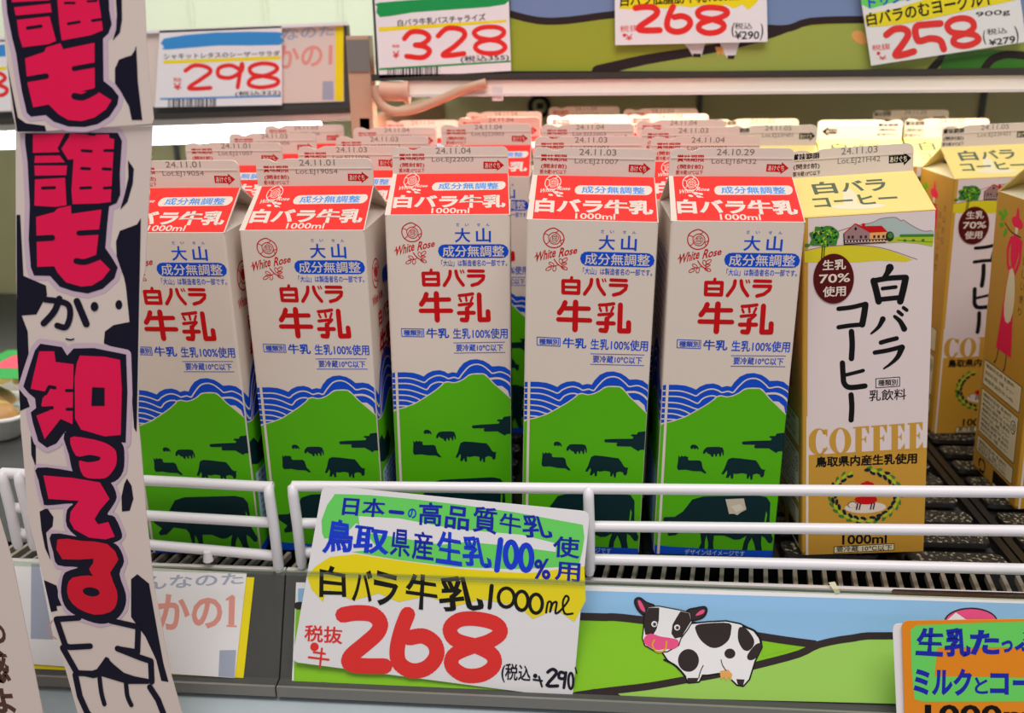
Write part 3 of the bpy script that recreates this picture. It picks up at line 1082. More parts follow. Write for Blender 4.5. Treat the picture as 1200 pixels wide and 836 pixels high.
CREAMW = mat('bracket_beige', (206, 168, 140), .45)
br = MB()
a = at(415, 150, YU)
br.box((-.195, YU + .004, .215), (-.177, YU + .02, .295), CREAMW)
br.box((-.1945, YU + .003, .268), (-.177, YU + .0038, .292), RAILG)
br.box((-.188, YU + .004, .205), (-.180, YB, .232), CREAMW)
brk = br.build('shelf_bracket'); tag(brk, 'beige metal bracket between the two upper shelves', 'bracket')
cb = MB()
pts = [at(px, py, YU - .004) for px, py in ((440, 100), (443, 116), (452, 127), (468, 131), (490, 127), (520, 115), (545, 104), (570, 97))]
cb.tube(smooth_pts([tuple(p) for p in pts], False, 4), .0036, CREAMW, 10)
tag(cb.build('lamp_cable'), 'beige lamp cable sagging below the right upper shelf', 'cable')
cp = MB()
cp.tube([at(446, 106, YU), at(462, 107, YU), at(476, 107.5, YU)], .0075, mat('lamp_socket_beige', (222, 176, 150)), 16)
cp.tube([at(474, 107.5, YU), at(480, 107.5, YU)], .0088, mat('lamp_socket_beige', (222, 176, 150)), 16)
tag(cp.build('lamp_socket'), 'beige round lamp socket above the sagging cable', 'lamp socket')
cl = MB(); p = at(583, 112, YU); cl.box(p + Vector((-.004, -.002, -.004)), p + Vector((.004, .004, .007)), RAILW)
tag(cl.build('cable_clip'), 'small white clip hanging under the right lamp housing', 'clip')
hk = MB(); p = at(632, 125, 1.13)
hk.tube([p + Vector((.011 * math.cos(t), 0, .011 * math.sin(t))) for t in (2 * math.pi * i / 20 for i in range(20))], .0028, BLACK, 8, True)
hk.box(p + Vector((-.003, 0, -.003)), p + Vector((.003, YB - 1.13, .003)), BLACK)
tag(hk.build('hook_ring'), 'black ring on the dark back panel behind the milk', 'ring')


def flat_thing(name, label, cat, P, N, outline, m, thick=.0005, group=None):
    """a sheet of card lying in the plane through P: returns (mesh builder, Sheet, finish)"""
    mb = MB()
    S = plane_sheet(mb, P, N)
    pts = [S.place(*S.uv(p), -2e-5) for p in outline]
    mb.prism(pts, -Vector(N).normalized() * thick, m)

    def done(parent=None):
        o = mb.build(name, parent)
        return tag(o, label, cat, group)
    return mb, S, done


def rounded(c, r=6, n=5):
    out = []
    k = len(c)
    for i in range(k):
        p, a, b = Vector(c[i]), Vector(c[i - 1]), Vector(c[(i + 1) % k])
        u, v = (a - p).normalized() * r, (b - p).normalized() * r
        for j in range(n + 1):
            t = j / n
            q = (p + u) * (1 - t) ** 2 + p * 2 * t * (1 - t) + (p + v) * t * t
            out.append((q.x, q.y))
    return out


NV = (0, -1, 0)


def barcode(S, x0, y0, x1, y1, seed, m=BLACK, L=1, slope=0):
    r = random.Random(seed)
    x = x0
    while x < x1:
        w = r.choice((3, 4, 6, 9))
        S.poly([(x, y0 + slope * (x - x0)), (min(x + w, x1), y0 + slope * (x - x0)), (min(x + w, x1), y1 + slope * (x - x0)), (x, y1 + slope * (x - x0))], m, L)
        x += w + r.choice((3, 5, 8))


# --- picture strip of the upper rail
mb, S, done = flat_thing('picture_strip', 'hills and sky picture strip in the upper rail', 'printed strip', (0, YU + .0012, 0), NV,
                         [(598, -70), (1330, -70), (1330, 83.5), (598, 83.5)], mat('shaded_print_sky', (122, 144, 186)), .0006, 'farm picture strips')
S.view(0, 0, 1)
SHADE_LIME, SHADE_PG = mat('shaded_print_lime', (160, 172, 50)), mat('shaded_print_green', (164, 176, 78))  # sky, lime and green darkened: the upper rail's dimmer light is in the colour
S.poly([(598, 20), (660, 26), (720, 16), (760, 18), (820, 28), (900, 32), (935, 30), (1010, 22), (1100, 24), (1330, 30), (1330, 83.3), (598, 83.3)], SHADE_LIME, 1)
S.stroke([(596, 16), (630, 24), (665, 24), (720, 17), (760, 18), (830, 28), (898, 33), (925, 33), (950, 25), (1010, 23), (1060, 25), (1330, 30)], 8.5, DBROWN, 2, 3)
S.stroke([(700, 83), (756, 70), (812, 61), (866, 51), (905, 40), (925, 33)], (13, 7), DBROWN, 2, 3)
S.poly([(812, 58), (866, 51), (905, 42), (940, 32), (1010, 28), (1330, 34), (1330, 83.3), (720, 83.3)], SHADE_PG, 1.5)
# legs of the cow behind the price card
S.poly([(797, 45), (828, 45), (822, 66), (812, 66), (806, 56)], PAPER, 3)
S.poly([(842, 45), (868, 45), (861, 68), (852, 68), (846, 58)], PAPER, 3)
S.poly([(812, 63), (822, 63), (821, 67), (812, 67)], DBROWN, 4)
S.poly([(852, 65), (862, 65), (860, 69), (853, 69)], DBROWN, 4)
S.poly([(838, 55), (847, 55), (849, 66), (844, 62), (841, 66)], UDDER, 3)
S.poly([(998, 40), (1003, 36), (1012, 38), (1016, 50), (1008, 52), (1000, 46)], UDDER, 3, 3)
S.stroke([(1090, 83), (1106, 66)], 9, DBROWN, 3, 0)
S.poly([(1100, 83), (1108, 64), (1160, 58), (1200, 60), (1210, 83)], LEAF, 3)
S.stroke([(1152, 83), (1162, 70), (1180, 64), (1205, 66)], 9, DBROWN, 4, 3)
done()

# --- upper price cards
def card328():
    mb, S, done = flat_thing('price_card', 'price card reading 328 with a green band', 'price card', (0, YU - .003, 0), NV,
                             [(436.5, -40), (595, -40), (599, 83), (444.4, 92)], PAPER, .0006, 'upper shelf price cards')
    S.view(420, 0, 3.98)
    S.poly([(88, 30), (100, 12), (400, -10), (684, -30), (684, 20), (500, 40), (250, 58), (100, 80)], mat('band_green', (20, 160, 80)), 1, 2)
    S.text('白バラ牛乳パスチャライズ', ((182, 92), (592, 62), (594, 96), (184, 124)), BLACK, 2, .012)
    S.poly([(95, 128), (690, 92), (690, 104), (95, 148)], MYEL, 1)
    st = lambda p, w=24: S.stroke(p, w, MRED, 2)
    st([(215, 180), (245, 150), (300, 150), (330, 175), (300, 205), (265, 210), (310, 218), (332, 240), (300, 268), (225, 262)])
    st([(372, 168), (415, 132), (480, 138), (495, 168), (450, 215), (395, 258), (492, 250)])
    st([(610, 185), (560, 175), (540, 150), (580, 128), (650, 128), (680, 150), (650, 178), (570, 195), (545, 222), (580, 246), (650, 246), (685, 222), (660, 195), (610, 185)], 22)
    S.text('¥', ((160, 240), (192, 236), (192, 270), (160, 274)), MRED, 2, .02)
    S.text('税抜', (158, 208, 192, 222), MRED, 2, .01)
    S.text('(税込355)', ((476, 262), (702, 252), (702, 284), (478, 296)), BLACK, 2, .01)
    S.poly([(98, 318), (710, 282), (710, 290), (98, 328)], mat('band_green', (20, 160, 80)), 1)
    barcode(S, 135, 320, 380, 362, 2, BLACK, 1, -.04)
    done()


def card268():
    mb, S, done = flat_thing('price_card', 'price card reading 268 on the upper rail, cow legs below it', 'price card', (0, YU - .003, 0), NV,
                             [(720, -40), (898, -40), (899.5, 49), (721, 53)], PAPER, .0006, 'upper shelf price cards')
    S.view(710, 0, 6)
    S.poly([(90, 60), (130, -30), (900, -60), (1090, -30), (1050, 30), (1000, 68), (960, 30), (900, 60), (840, 30), (780, 55), (700, 30), (600, 52), (520, 40), (420, 60), (330, 45), (220, 70), (130, 62)], MYEL, 1)
    S.text('白バラ低脂肪牛乳1000ml', ((105, -40), (930, -55), (940, 5), (100, 48)), BLACK, 2, .03)
    big268(S, lambda x, y: (180 + (x - 185) * 1.02, 30 + (y - 105) * .78 - (x - 185) * .03), 44)
    S.text('税抜', ((98, 182), (230, 172), (232, 218), (100, 226)), MRED, 2, .005)
    S.ell(130, 248, 12, 12, MRED, 2); S.text('¥', (138, 240, 188, 286), MRED, 2, .0)
    S.text('(', (884, 160, 905, 260), BLACK, 2, .01); S.text(')', (1085, 165, 1106, 285), BLACK, 2, .01)
    S.text('税込', (905, 160, 1030, 205), BLACK, 2, .0)
    S.text('¥290', (905, 218, 1078, 276), BLACK, 2, .015)
    done()


def big268(S, f, w, m=None):
    m = m or MRED
    P = lambda l: [f(x, y) for x, y in l]
    S.stroke(P([(213, 140), (265, 132), (330, 138), (362, 172), (350, 212), (300, 258), (245, 305), (240, 335), (290, 345), (380, 346)]), w, m, 2, 5)
    S.stroke(P([(472, 138), (448, 200), (430, 280), (440, 335), (490, 365), (550, 352), (588, 305), (580, 255), (535, 225), (480, 232)]), w * .98, m, 2, 5)
    S.stroke(P([(745, 264), (665, 240), (642, 195), (680, 160), (750, 156), (825, 175), (845, 212), (800, 246), (730, 268), (660, 300), (650, 345), (700, 382), (770, 380), (818, 345), (812, 300), (745, 264)]), w * .93, m, 2, 5)


def card258():
    mb, S, done = flat_thing('price_card', 'tilted price card reading 258 in a clear sleeve', 'price card', (0, YU - .004, 0), NV,
                             [(1003, -40), (1190, -40), (1203, 49), (1021, 77)], PAPER, .0006, 'upper shelf price cards')
    S.view(1000, 0, 6)
    S.poly([(55, 30), (60, -60), (500, -120), (520, -30), (300, 10), (120, 62)], MGREEN, 1)
    S.text('ドリンク', ((100, -20), (430, -75), (440, -5), (108, 58)), MBRBLUE, 3, .03)
    S.poly([(90, 100), (300, 60), (520, -10), (640, -60), (1140, -90), (1140, 0), (860, 60), (640, 110), (400, 160), (200, 185), (110, 188), (80, 150)], MYEL, 2)
    S.text('白バラのむヨーグルト', ((85, 95), (980, -90), (1000, 32), (98, 186)), BLACK, 3, .03)
    S.text('900g', ((860, 86), (1100, 62), (1102, 108), (862, 128)), BLACK, 3, .0)
    st = lambda p, w=48: S.stroke(p, w, MRED, 3)
    st([(232, 245), (290, 205), (360, 205), (385, 245), (340, 320), (295, 385), (345, 385), (425, 362)])
    st([(612, 165), (520, 172), (440, 190), (455, 285), (540, 270), (610, 285), (635, 345)])
    st([(770, 235), (690, 225), (660, 180), (700, 140), (780, 128), (835, 150), (845, 195), (800, 230), (720, 260), (705, 300), (760, 322), (830, 312), (880, 280), (850, 245), (770, 235)], 44)
    S.text('税抜', ((128, 318), (258, 300), (262, 345), (132, 358)), MRED, 3, .005)
    S.ell(176, 375, 13, 12, MRED, 3); S.text('¥', ((180, 395), (230, 388), (236, 418), (184, 424)), MRED, 3, .0)
    S.text('(', ((908, 215), (925, 212), (935, 310), (915, 316)), BLACK, 3, .01); S.text(')', ((1130, 185), (1150, 182), (1168, 300), (1148, 306)), BLACK, 3, .01)
    S.text('税込', ((936, 204), (1078, 190), (1082, 232), (940, 248)), BLACK, 3, .0)
    S.text('¥279', ((950, 280), (1135, 248), (1140, 302), (955, 322)), BLACK, 3, .015)
    o = done()
    c, S2, d2 = flat_thing('clear_sleeve', None, None, (0, YU - .0046, 0), NV, [(999, -42), (1194, -42), (1206, 56), (1020, 81)], CLEAR, .0003)
    d2(o)


card328(); card268(); card258()


# --- left upper rail: ghost strip and the 298 card
GHOST = mat('faded_blue_grey', (172, 178, 200))
SALMON = mat('faded_salmon', (238, 160, 148))
mb, S, done = flat_thing('rail_label', 'pale upper label with faded lettering behind the 298 price card', 'label', (0, YUL + .001, 0), NV,
                         [(-120, 47), (165, 38), (402, 29), (403, 119), (165, 126), (-120, 136)], BEIGE, .0006, 'faded rail labels')
S.view(150, 0, 3.98)
S.poly([(968, 122), (1006, 122), (1004, 470), (966, 470)], MYEL, 1)
S.text('なのた', ((722, 128), (962, 118), (962, 165), (722, 190)), GHOST, 1, .02)
S.text('かの1', ((690, 215), (955, 196), (952, 305), (690, 325)), SALMON, 1, .03)
S.poly([(908, 380), (958, 378), (958, 465), (906, 466)], GHOST, 1)
done()
mb, S, done = flat_thing('price_card', 'price card reading 298 with a blue band', 'price card', (0, YUL - .002, 0), NV,
                         [(187, 36), (330, 30.5), (330.5, 123), (181.5, 126)], PAPER, .0006, 'upper shelf price cards')
S.view(150, 0, 3.98)
BAND = mat('band_blue', (60, 150, 220))
S.poly([(168, 180), (400, 152), (705, 150), (712, 170), (708, 210), (420, 212), (180, 232), (168, 220)], BAND, 1, 2)
S.text('シャキットレタスのシーザーサラダ', ((166, 250), (708, 236), (708, 262), (168, 278)), BLACK, 2, .008)
S.poly([(166, 282), (712, 262), (712, 278), (166, 298)], MYEL, 1)
st = lambda p, w=19: S.stroke(p, w, MRED, 2)
st([(268, 330), (310, 305), (365, 312), (385, 335), (340, 370), (285, 412), (385, 410)])
st([(530, 330), (480, 305), (425, 318), (425, 355), (480, 362), (530, 330), (530, 300), (512, 408)])
st([(630, 355), (580, 345), (570, 315), (620, 296), (680, 302), (695, 325), (650, 350), (580, 365), (565, 395), (620, 408), (690, 395), (695, 370), (630, 355)])
S.text('¥', (212, 388, 250, 420), MRED, 2, .02); S.text('税抜', (212, 362, 250, 382), MRED, 2, .01)
S.text('(税込322)', ((500, 428), (712, 418), (712, 446), (500, 452)), BLACK, 2, .008)
S.poly([(150, 458), (714, 444), (714, 452), (150, 466)], BAND, 1)
barcode(S, 188, 462, 410, 500, 4, BLACK, 1, -.015)
done()
mb, S, done = flat_thing('price_card', 'price card ending in 8, mostly hidden left of the banner', 'price card', (0, YUL - .002, 0), NV,
                         [(-110, 53), (12, 49), (14, 130), (-112, 134)], PAPER, .0006, 'upper shelf price cards')
S.view(0, 0, 1)
S.poly([(-100, 58), (6, 52), (7, 66), (-100, 72)], BAND, 1)
S.poly([(-100, 82), (8, 78), (8, 82), (-100, 87)], MYEL, 1)
S.stroke([(-6, 98), (-18, 92), (-14, 85), (0, 86), (6, 92), (-4, 99), (-18, 106), (-12, 112), (4, 111), (8, 104), (-6, 98)], 4.5, MRED, 2)
done()

# ------------------------------------------------------------------ lower shelf: deck, slotted edge, price rail
RT, RB = Vector((0, .4745, -.0065)), Vector((0, .448, -.0605))          # top and bottom line of the rail's picture face
RN = Vector((0, RB.z - RT.z, RT.y - RB.y)).normalized()
RN = Vector((0, -abs(RN.y), abs(RN.z)))
DZ = -.012


def display_shelf(label, x0, x1, lip):
    root = empty('display_shelf', ((x0 + x1) / 2, .5, DZ))
    tag(root, label, 'shelf', 'lower display shelves')
    o = Vector(root.location)
    def fin(mb, name):
        mb.v = [p - o for p in mb.v]
        return mb.build(name, root)
    d = MB(); d.box((x0, .4975, DZ - .004), (x1, 1.14, DZ), RAILD)
    fin(d, 'shelf_deck')
    s = MB()
    s.box((x0, .4765, DZ - .02), (x1, .4975, DZ - .014), BLACK)
    s.box((x0, .4745, DZ - .02), (x1, .4775, -.0052), RAILW)
    s.box((x0, .4962, DZ - .014), (x1, .4974, -.0056), BLACK)
    n = int((x1 - x0) / .0083)
    for i in range(n):
        x = x0 + .004 + i * .0083
        M = Matrix.Translation((x, .487, -.0068)) @ Matrix.Rotation(math.radians(-9), 4, 'Z')
        s.box((-.0012, -.0098, -.003), (.0012, .0098, .001), mat('slot_beige', (168, 158, 142)), M)
    fin(s, 'slotted_edge')
    r = MB()
    r.prism([(x0, RT.y, RT.z), (x0, RB.y, RB.z), (x0, RB.y - .006, RB.z - .001), (x0, RB.y - .006, RB.z - .0075), (x0, RB.y + .008, RB.z - .0075), (x0, RT.y + .004, RT.z - .01)], (x1 - x0, 0, 0), RAILD)
    r.box((x0, RB.y - .0075, RB.z - .007), (x1, RB.y - .0058, RB.z - .0005), RAILG)
    fin(r, 'price_rail')
    c = MB()
    a, b = Vector((x0, .4570, .0048)), Vector((x0, RB.y - .0045, RB.z - .0008))
    c.add([a, b, b + Vector((x1 - x0, 0, 0)), a + Vector((x1 - x0, 0, 0))], [(0, 1, 2, 3)], CLEAR)
    c.box((x0, .4563, .0022), (x1, .4576, .0048), clear_mat('clear_edge', (236, 243, 232), .12))
    fin(c, 'clear_cover')
    return root


display_shelf('right lower shelf carrying milk and coffee cartons', -.1758, .60, True)
display_shelf('left lower shelf with the faded lettering in its rail', -.95, -.1768, True)

# --- roller mats, one per lane
def roller_mat(x, zf, zb, y0=.499, y1=1.12, rows=True, label='', w=.0695):
    root = empty('roller_mat', (x, y0, zf))
    tag(root, label, 'roller mat', 'black roller mats under the lanes')
    f = MB()
    L = y1 - y0
    sl = (zb - zf) / L
    for sx in (-1, 1):
        xa, xb = sorted((sx * w / 2, sx * (w / 2 - .005)))
        f.add([(xa, 0, -.0006), (xb, 0, -.0006), (xb, L, -.0006 + sl * L), (xa, L, -.0006 + sl * L), (xa, 0, DZ - zf), (xb, 0, DZ - zf), (xb, L, DZ - zf), (xa, L, DZ - zf)], [(0, 1, 2, 3), (4, 7, 6, 5), (0, 4, 5, 1), (1, 5, 6, 2), (2, 6, 7, 3), (3, 7, 4, 0)], PLASTIC)
    f.build('mat_frame', root)
    p = MB()
    n = int(L / .027)
    for i in range(n):
        y = .004 + i * .027
        r = .006
        hw, d = w / 2 - .008, .0155
        pts = rounded([(-hw, y), (hw, y), (hw, y + d), (-hw, y + d)], r, 4)
        ring = [(a, b, sl * b - .0002) for a, b in pts]
        low = [(a * 1.03, y + d / 2 + (b - y - d / 2) * 1.12, sl * b - .003) for a, b in pts]
        k = len(pts)
        p.add(ring, [tuple(range(k))], FROST)
        p.add(ring + low, [(j, k + j, k + (j + 1) % k, (j + 1) % k) for j in range(k)], PLASTIC)
        p.add([(-hw - .002, y + d, DZ - zf + .0015), (hw + .002, y + d, DZ - zf + .0015), (hw + .002, y + .027, DZ - zf + .0015), (-hw - .002, y + .027, DZ - zf + .0015)], [(0, 1, 2, 3)], PLASTIC)
    p.build('mat_pads', root)
    return root


# ------------------------------------------------------------------ cartons in their lanes
LZ = -.0045
G = 'milk cartons in rows on the shelf'
FR = [('24.11.01', 'Lot.EJ19054'), ('24.11.01', 'Lot.EJ19054'), ('24.11.04', 'Lot.EJ22003'), ('24.11.03', 'Lot.EJ21007'), ('24.10.29', 'Lot.EJ16M32')]
carton('milk', -.2300, .4880, LZ, .4, .8, -.1, *FR[0], 'front milk carton partly covered by the tall lettered banner', G)
carton('milk', -.1556, .4960, LZ, .2, .7, -.2, *FR[1], 'front milk carton dated 24.11.01 behind the gap in the wire fence', G)
carton('milk', -.0805, .5080, .0010, 4.5, -1.2, .4, *FR[2], 'front milk carton dated 24.11.04 behind the big 268 sign', G)
carton('milk', -.0046, .4945, .0010, .1, .1, 1.3, *FR[3], 'front milk carton dated 24.11.03 left of the one dated 24.10.29', G)
carton('milk', .0728, .4965, .0005, 1.3, .3, .7, *FR[4], 'front milk carton dated 24.10.29 beside the coffee carton', G)
ORD = {2: 'second', 3: 'third', 4: 'fourth', 5: 'fifth', 6: 'sixth'}
ROWS = {
    'a': ('behind the carton the banner covers', LZ, [(-.242, .631, '24.11.01', 'Lot.EJ21007'), (-.240, .705, '24.11.03', 'Lot.EJ21006'), (-.239, .785, '24.11.03', 'Lot.EJ21006')]),
    'b': ('behind the front carton dated 24.11.01', LZ, [(-.156, .603, '24.11.03', 'Lot.EJ21006'), (-.150, .676, '24.11.03', 'Lot.EJ21007'), (-.157, .755, '24.11.04', 'Lot.EJ22003'), (-.150, .832, '24.11.04', 'Lot.EJ22003')]),
    'c': ('behind the front carton dated 24.11.04', .001, [(-.079, .708, '24.11.04', 'Lot.EJ22003'), (-.077, .780, '24.11.04', 'Lot.EJ22003'), (-.079, .852, '24.11.04', 'Lot.EJ22003')]),
    'd': ('behind the front carton dated 24.11.03', .001, [(-.004, .602, '24.11.03', 'Lot.EJ21007'), (-.005, .703, '24.11.04', 'Lot.EJ22003'), (-.005, .800, '24.11.04', 'Lot.EJ22003'), (-.009, .920, '24.11.04', 'Lot.EJ22003')]),
    'e': ('behind the front carton dated 24.10.29', .0005, [(.068, .6035, '24.11.04', 'Lot.EJ22003'), (.066, .674, '24.11.03', 'Lot.EJ21007'), (.066, .745, '24.11.04', 'Lot.EJ22003'), (.062, .817, '24.11.04', 'Lot.EJ22003'), (.060, .889, '24.11.04', 'Lot.EJ22003')]),
}
for k, (where, z, lst) in ROWS.items():
    for i, (x, yr, d, l) in enumerate(lst):
        carton('milk', x, yr - CW / 2, z, random.uniform(-1, 1), 0, 0, d, l, ORD[i + 2] + ' milk carton in the lane ' + where, G)
GC = 'coffee cartons on the shelf'
carton('coffee', .1590, .5010, .0024, .9, -4.2, -3.6, '24.11.03', 'Lot.EJ21H42', 'front coffee carton, whole face in view beside the milk', GC)
carton('coffee', .1375, .7190, LZ, 2, 0, 0, '24.11.05', 'Lot.EJ23H01', 'tan topped coffee carton directly behind the front coffee carton', GC)
carton('coffee', .1370, .7900, LZ, 1, 0, 0, '24.11.05', 'Lot.EJ23H01', 'rearmost coffee carton in the lane of the front coffee carton', GC)
o = carton('coffee', .2140, .8050, LZ, 180.5, 0, 0, '24.11.05', 'Lot.EJ23H01', 'coffee carton turned back to front, its arrow pointing left', GC)
o.location = (.2140, .7700 + CW, LZ)
carton('coffee', .2900, .8890, LZ, -1, 0, 0, '24.11.05', 'Lot.EJ23H01', 'farthest coffee carton, only its top edge showing', GC)
carton('coffee', .2860, .7790, LZ, 1.5, 0, 0, '24.11.05', 'Lot.EJ23H01', 'coffee carton just behind the one in front of bare roller mat', GC)
carton('coffee', .2990, .7040, LZ + .0012, 1, 0, -2.3, '24.11.05', 'Lot.EJ23H01', 'coffee carton standing behind the bare roller mat', GC)
carton('coffee', .3100, .5780, LZ + .0016, 1, 0, -3, '24.11.03', 'Lot.EJ21H42', 'coffee carton cut off by the right edge, gold side with woman', GC)

for x, zf, zb, lab in ((-.2350, LZ, LZ, 'roller mat under the milk lane behind the banner'), (-.1530, LZ, LZ, 'roller mat under the second milk lane from the banner'),
                       (-.0790, .001, .001, 'roller mat under the milk lane dated 24.11.04'), (-.0045, .001, .001, 'roller mat under the milk lane dated 24.11.03'),
                       (.0690, .0005, .0005, 'roller mat under the milk lane dated 24.10.29'), (.1425, .0001, LZ - .0015, 'roller mat under the front coffee carton'),
                       (.2160, LZ, LZ, 'bare roller mat right of the front coffee carton'), (.2890, LZ, LZ, 'roller mat under the coffee cartons at the right edge')):
    roller_mat(x, zf, zb, label=lab, w=.0715)

# ------------------------------------------------------------------ wire fences
YF, RW = .4775, .0031


def fence(label, x0, x1, rails, posts=(), peg=None):
    """rails: heights of each rail at the two ends"""
    root = empty('wire_fence', ((x0 + x1) / 2, YF, 0))
    tag(root, label, 'wire fence', 'white wire shelf fences')
    o = Vector(root.location)
    zz = lambda x, i: rails[i][0] + (rails[i][1] - rails[i][0]) * (x - x0) / (x1 - x0)
    def fin(mb, name):
        mb.v = [p - o for p in mb.v]
        return mb.build(name, root)
    for i in range(3):
        t = MB()
        t.tube([(x0, YF, zz(x0, i)), ((x0 + x1) / 2, YF, zz((x0 + x1) / 2, i)), (x1, YF, zz(x1, i))], RW, WIRE, 14)
        if i == 2 and peg is not None:
            t.tube([(peg, YF - .0038, zz(peg, i) + .001), (peg, YF - .0038, zz(peg, i) - .005)], [.0022, .003], WIRE, 10)
        fin(t, 'rail_wire')
    for x in posts:
        t = MB()
        yy = YF - RW * .9
        t.tube([(x, YF + .001, zz(x, 0) + .0004), (x, yy, zz(x, 0) + .0006), (x, yy - .0002, zz(x, 0) - .004), (x + .0008, yy, zz(x, 1)), (x + .0012, yy, zz(x, 2) - .005), (x + .0012, yy, zz(x, 2) - .0085)], [RW * .6, RW * .95] + [RW] * 3 + [RW * .7], WIRE, 14)
        fin(t, 'post')
    return root


fence('white wire fence in front of milk and coffee cartons, right of the gap', -.1685, .60, ((.0476, .0626), (.0240, .0401), (.0050, .0126)), (-.1675, .0000, .40))
fence('white wire fence left of the gap, running behind the banner', -.3420, -.1800, ((.0512, .0467), (.0288, .0238), (.0120, .0020)), (-.3400, -.3300, -.1815), -.222)

# torn scrap stuck on the front of one carton
mb = MB()
P = Vector((.0728, .4965, 0))
S = Sheet(mb, MILK_FRONT, lambda u, v, h: Vector((u, -.0008 - h, v)))
S.view(760, 480, 4.647)
S.poly([(420, 490), (520, 485), (528, 520), (534, 545), (505, 560), (485, 576), (466, 568), (440, 570), (432, 535)], mat('torn_paper', (214, 200, 178), .7), 1)
S.poly([(446, 530), (500, 515), (520, 540), (480, 560)], mat('torn_paper_light', (232, 222, 204), .7), 2)
sc = [o for o in COL.objects if o.get('label', '').startswith('front milk carton dated 24.10.29')][0]
mb.build('torn_sticker', sc)

# ------------------------------------------------------------------ paper in the lower price rail
UP = lambda off: RT + RN * off
mb, S, done = flat_thing('picture_strip', 'bright strip with a spotted cow on green hills below the fence', 'printed strip', UP(.0012), RN,
                         [(347, 683), (700, 686), (1360, 708), (1360, 838), (1070, 825), (690, 811), (342, 801)], PAPER, .0006, 'farm picture strips')
S.view(680, 620, 3.75)
S.poly([(-1240, 262), (20, 272), (2500, 345), (2500, 760), (-1240, 660)], SKYB, 1)
S.poly([(-1250, 345), (-800, 350), (18, 388), (150, 388), (270, 405), (500, 425), (790, 470), (900, 495), (1048, 508), (1200, 480), (1400, 470), (2500, 500), (2500, 795), (1440, 770), (18, 735), (-1260, 690)], LIME, 2)
S.poly([(-100, 740), (250, 700), (460, 668), (600, 645), (780, 602), (980, 560), (1048, 510), (1200, 480), (1400, 472), (2500, 500), (2500, 795), (1440, 770), (18, 735)], PGREEN, 3)
S.poly([(800, 505), (970, 517), (800, 562)], LIME, 4)
S.stroke([(-1240, 338), (-800, 350), (18, 386), (150, 388), (280, 402), (500, 425), (760, 468), (900, 490), (1030, 507)], 34, DBROWN, 4, 3)
S.stroke([(-20, 732), (130, 712), (300, 692), (460, 664), (600, 640), (780, 598), (960, 550), (1050, 508), (1200, 480), (1400, 470), (2500, 490)], 32, DBROWN, 5, 3)
S.poly([(-20, 718), (60, 704), (130, 700), (180, 735), (20, 745), (-20, 742)], DBROWN, 5)
S.ell(-1130, 700, 55, 26, DBROWN, 4)
S.ell(1716, 408, 118, 62, DBROWN, 4); S.ell(1716, 410, 112, 57, COWPINK, 5); S.poly([(1612, 400), (1650, 368), (1740, 430), (1700, 470), (1610, 440)], PAPER, 6)
S.stroke([(1378, 276), (2500, 308)], 22, DBROWN, 6, 0)
S.poly([(1090, 236), (1118, 232), (1142, 280), (1122, 288)], CREAM, 6)
# cow
B = [(480, 420), (560, 412), (640, 408), (700, 420), (760, 450), (790, 490), (795, 520), (765, 580), (740, 660), (715, 688), (690, 684), (665, 660), (658, 640), (610, 632), (560, 640), (535, 640), (520, 670), (475, 674), (460, 640), (420, 600), (385, 575), (365, 545), (430, 500)]
S.stroke(B, 14, BLACK, 6, 0, True)
S.poly(B, PAPER, 7)
S.poly([(508, 425), (560, 415), (655, 415), (662, 450), (650, 490), (610, 520), (570, 520), (530, 490), (510, 455)], DBROWN, 8, 3)
S.poly([(700, 432), (730, 440), (760, 480), (762, 510), (740, 535), (715, 530), (695, 495), (692, 460)], DBROWN, 8, 3)
S.ell(475, 578, 46, 50, DBROWN, 8); S.ell(657, 548, 24, 22, DBROWN, 8)
S.stroke([(715, 428), (770, 452), (793, 500), (780, 545)], 9, BLACK, 9)
S.poly([(770, 508), (796, 505), (790, 540), (765, 572), (738, 575), (735, 552)], DBROWN, 9, 3)
S.poly([(612, 625), (650, 618), (668, 640), (662, 668), (652, 650), (640, 668), (630, 650), (618, 664)], UDDER, 8)
S.poly([(470, 655), (520, 655), (512, 675), (472, 675)], DBROWN, 8); S.poly([(685, 660), (722, 662), (715, 688), (692, 685)], DBROWN, 8)
S.stroke([(618, 575), (625, 600), (640, 622)], 4, BLACK, 9); S.stroke([(540, 600), (528, 625), (520, 655)], 4, BLACK, 9)
S.stroke([(368, 575), (420, 602), (462, 650)], 8, BLACK, 9)
EL, ER = [(290, 378), (262, 362), (245, 335), (243, 312), (262, 306), (290, 326), (325, 342)], [(470, 362), (510, 350), (545, 345), (553, 360), (540, 385), (510, 397), (482, 397)]
for e in (EL, ER):
    S.stroke(e, 12, BLACK, 9, 3, True); S.poly(e, DBROWN, 10, 3)
S.poly([(252, 318), (264, 316), (282, 348), (284, 366), (264, 352)], COWPINK, 11, 2); S.poly([(505, 382), (525, 360), (545, 355), (540, 372)], COWPINK, 11, 2)
HD = [(284, 375), (300, 345), (345, 342), (440, 360), (480, 370), (488, 410), (470, 440), (440, 480), (430, 510), (380, 538), (330, 535), (285, 510), (275, 480), (280, 440)]
S.stroke(HD, 10, BLACK, 10, 0, True); S.poly(HD, PAPER, 11)
S.poly([(284, 375), (300, 346), (347, 346), (345, 400), (335, 440), (320, 465), (285, 465), (280, 430)], DBROWN, 12)
S.poly([(440, 362), (478, 370), (487, 405), (465, 440), (445, 475), (415, 482), (400, 460), (405, 420), (425, 385)], DBROWN, 12)
for x, y in ((325, 418), (425, 433)):
    S.ell(x, y, 13, 13, PAPER, 13); S.ell(x + 1, y + 1, 8, 8, RAILG, 14); S.ell(x + 1, y + 1, 4, 5, BLACK, 15)
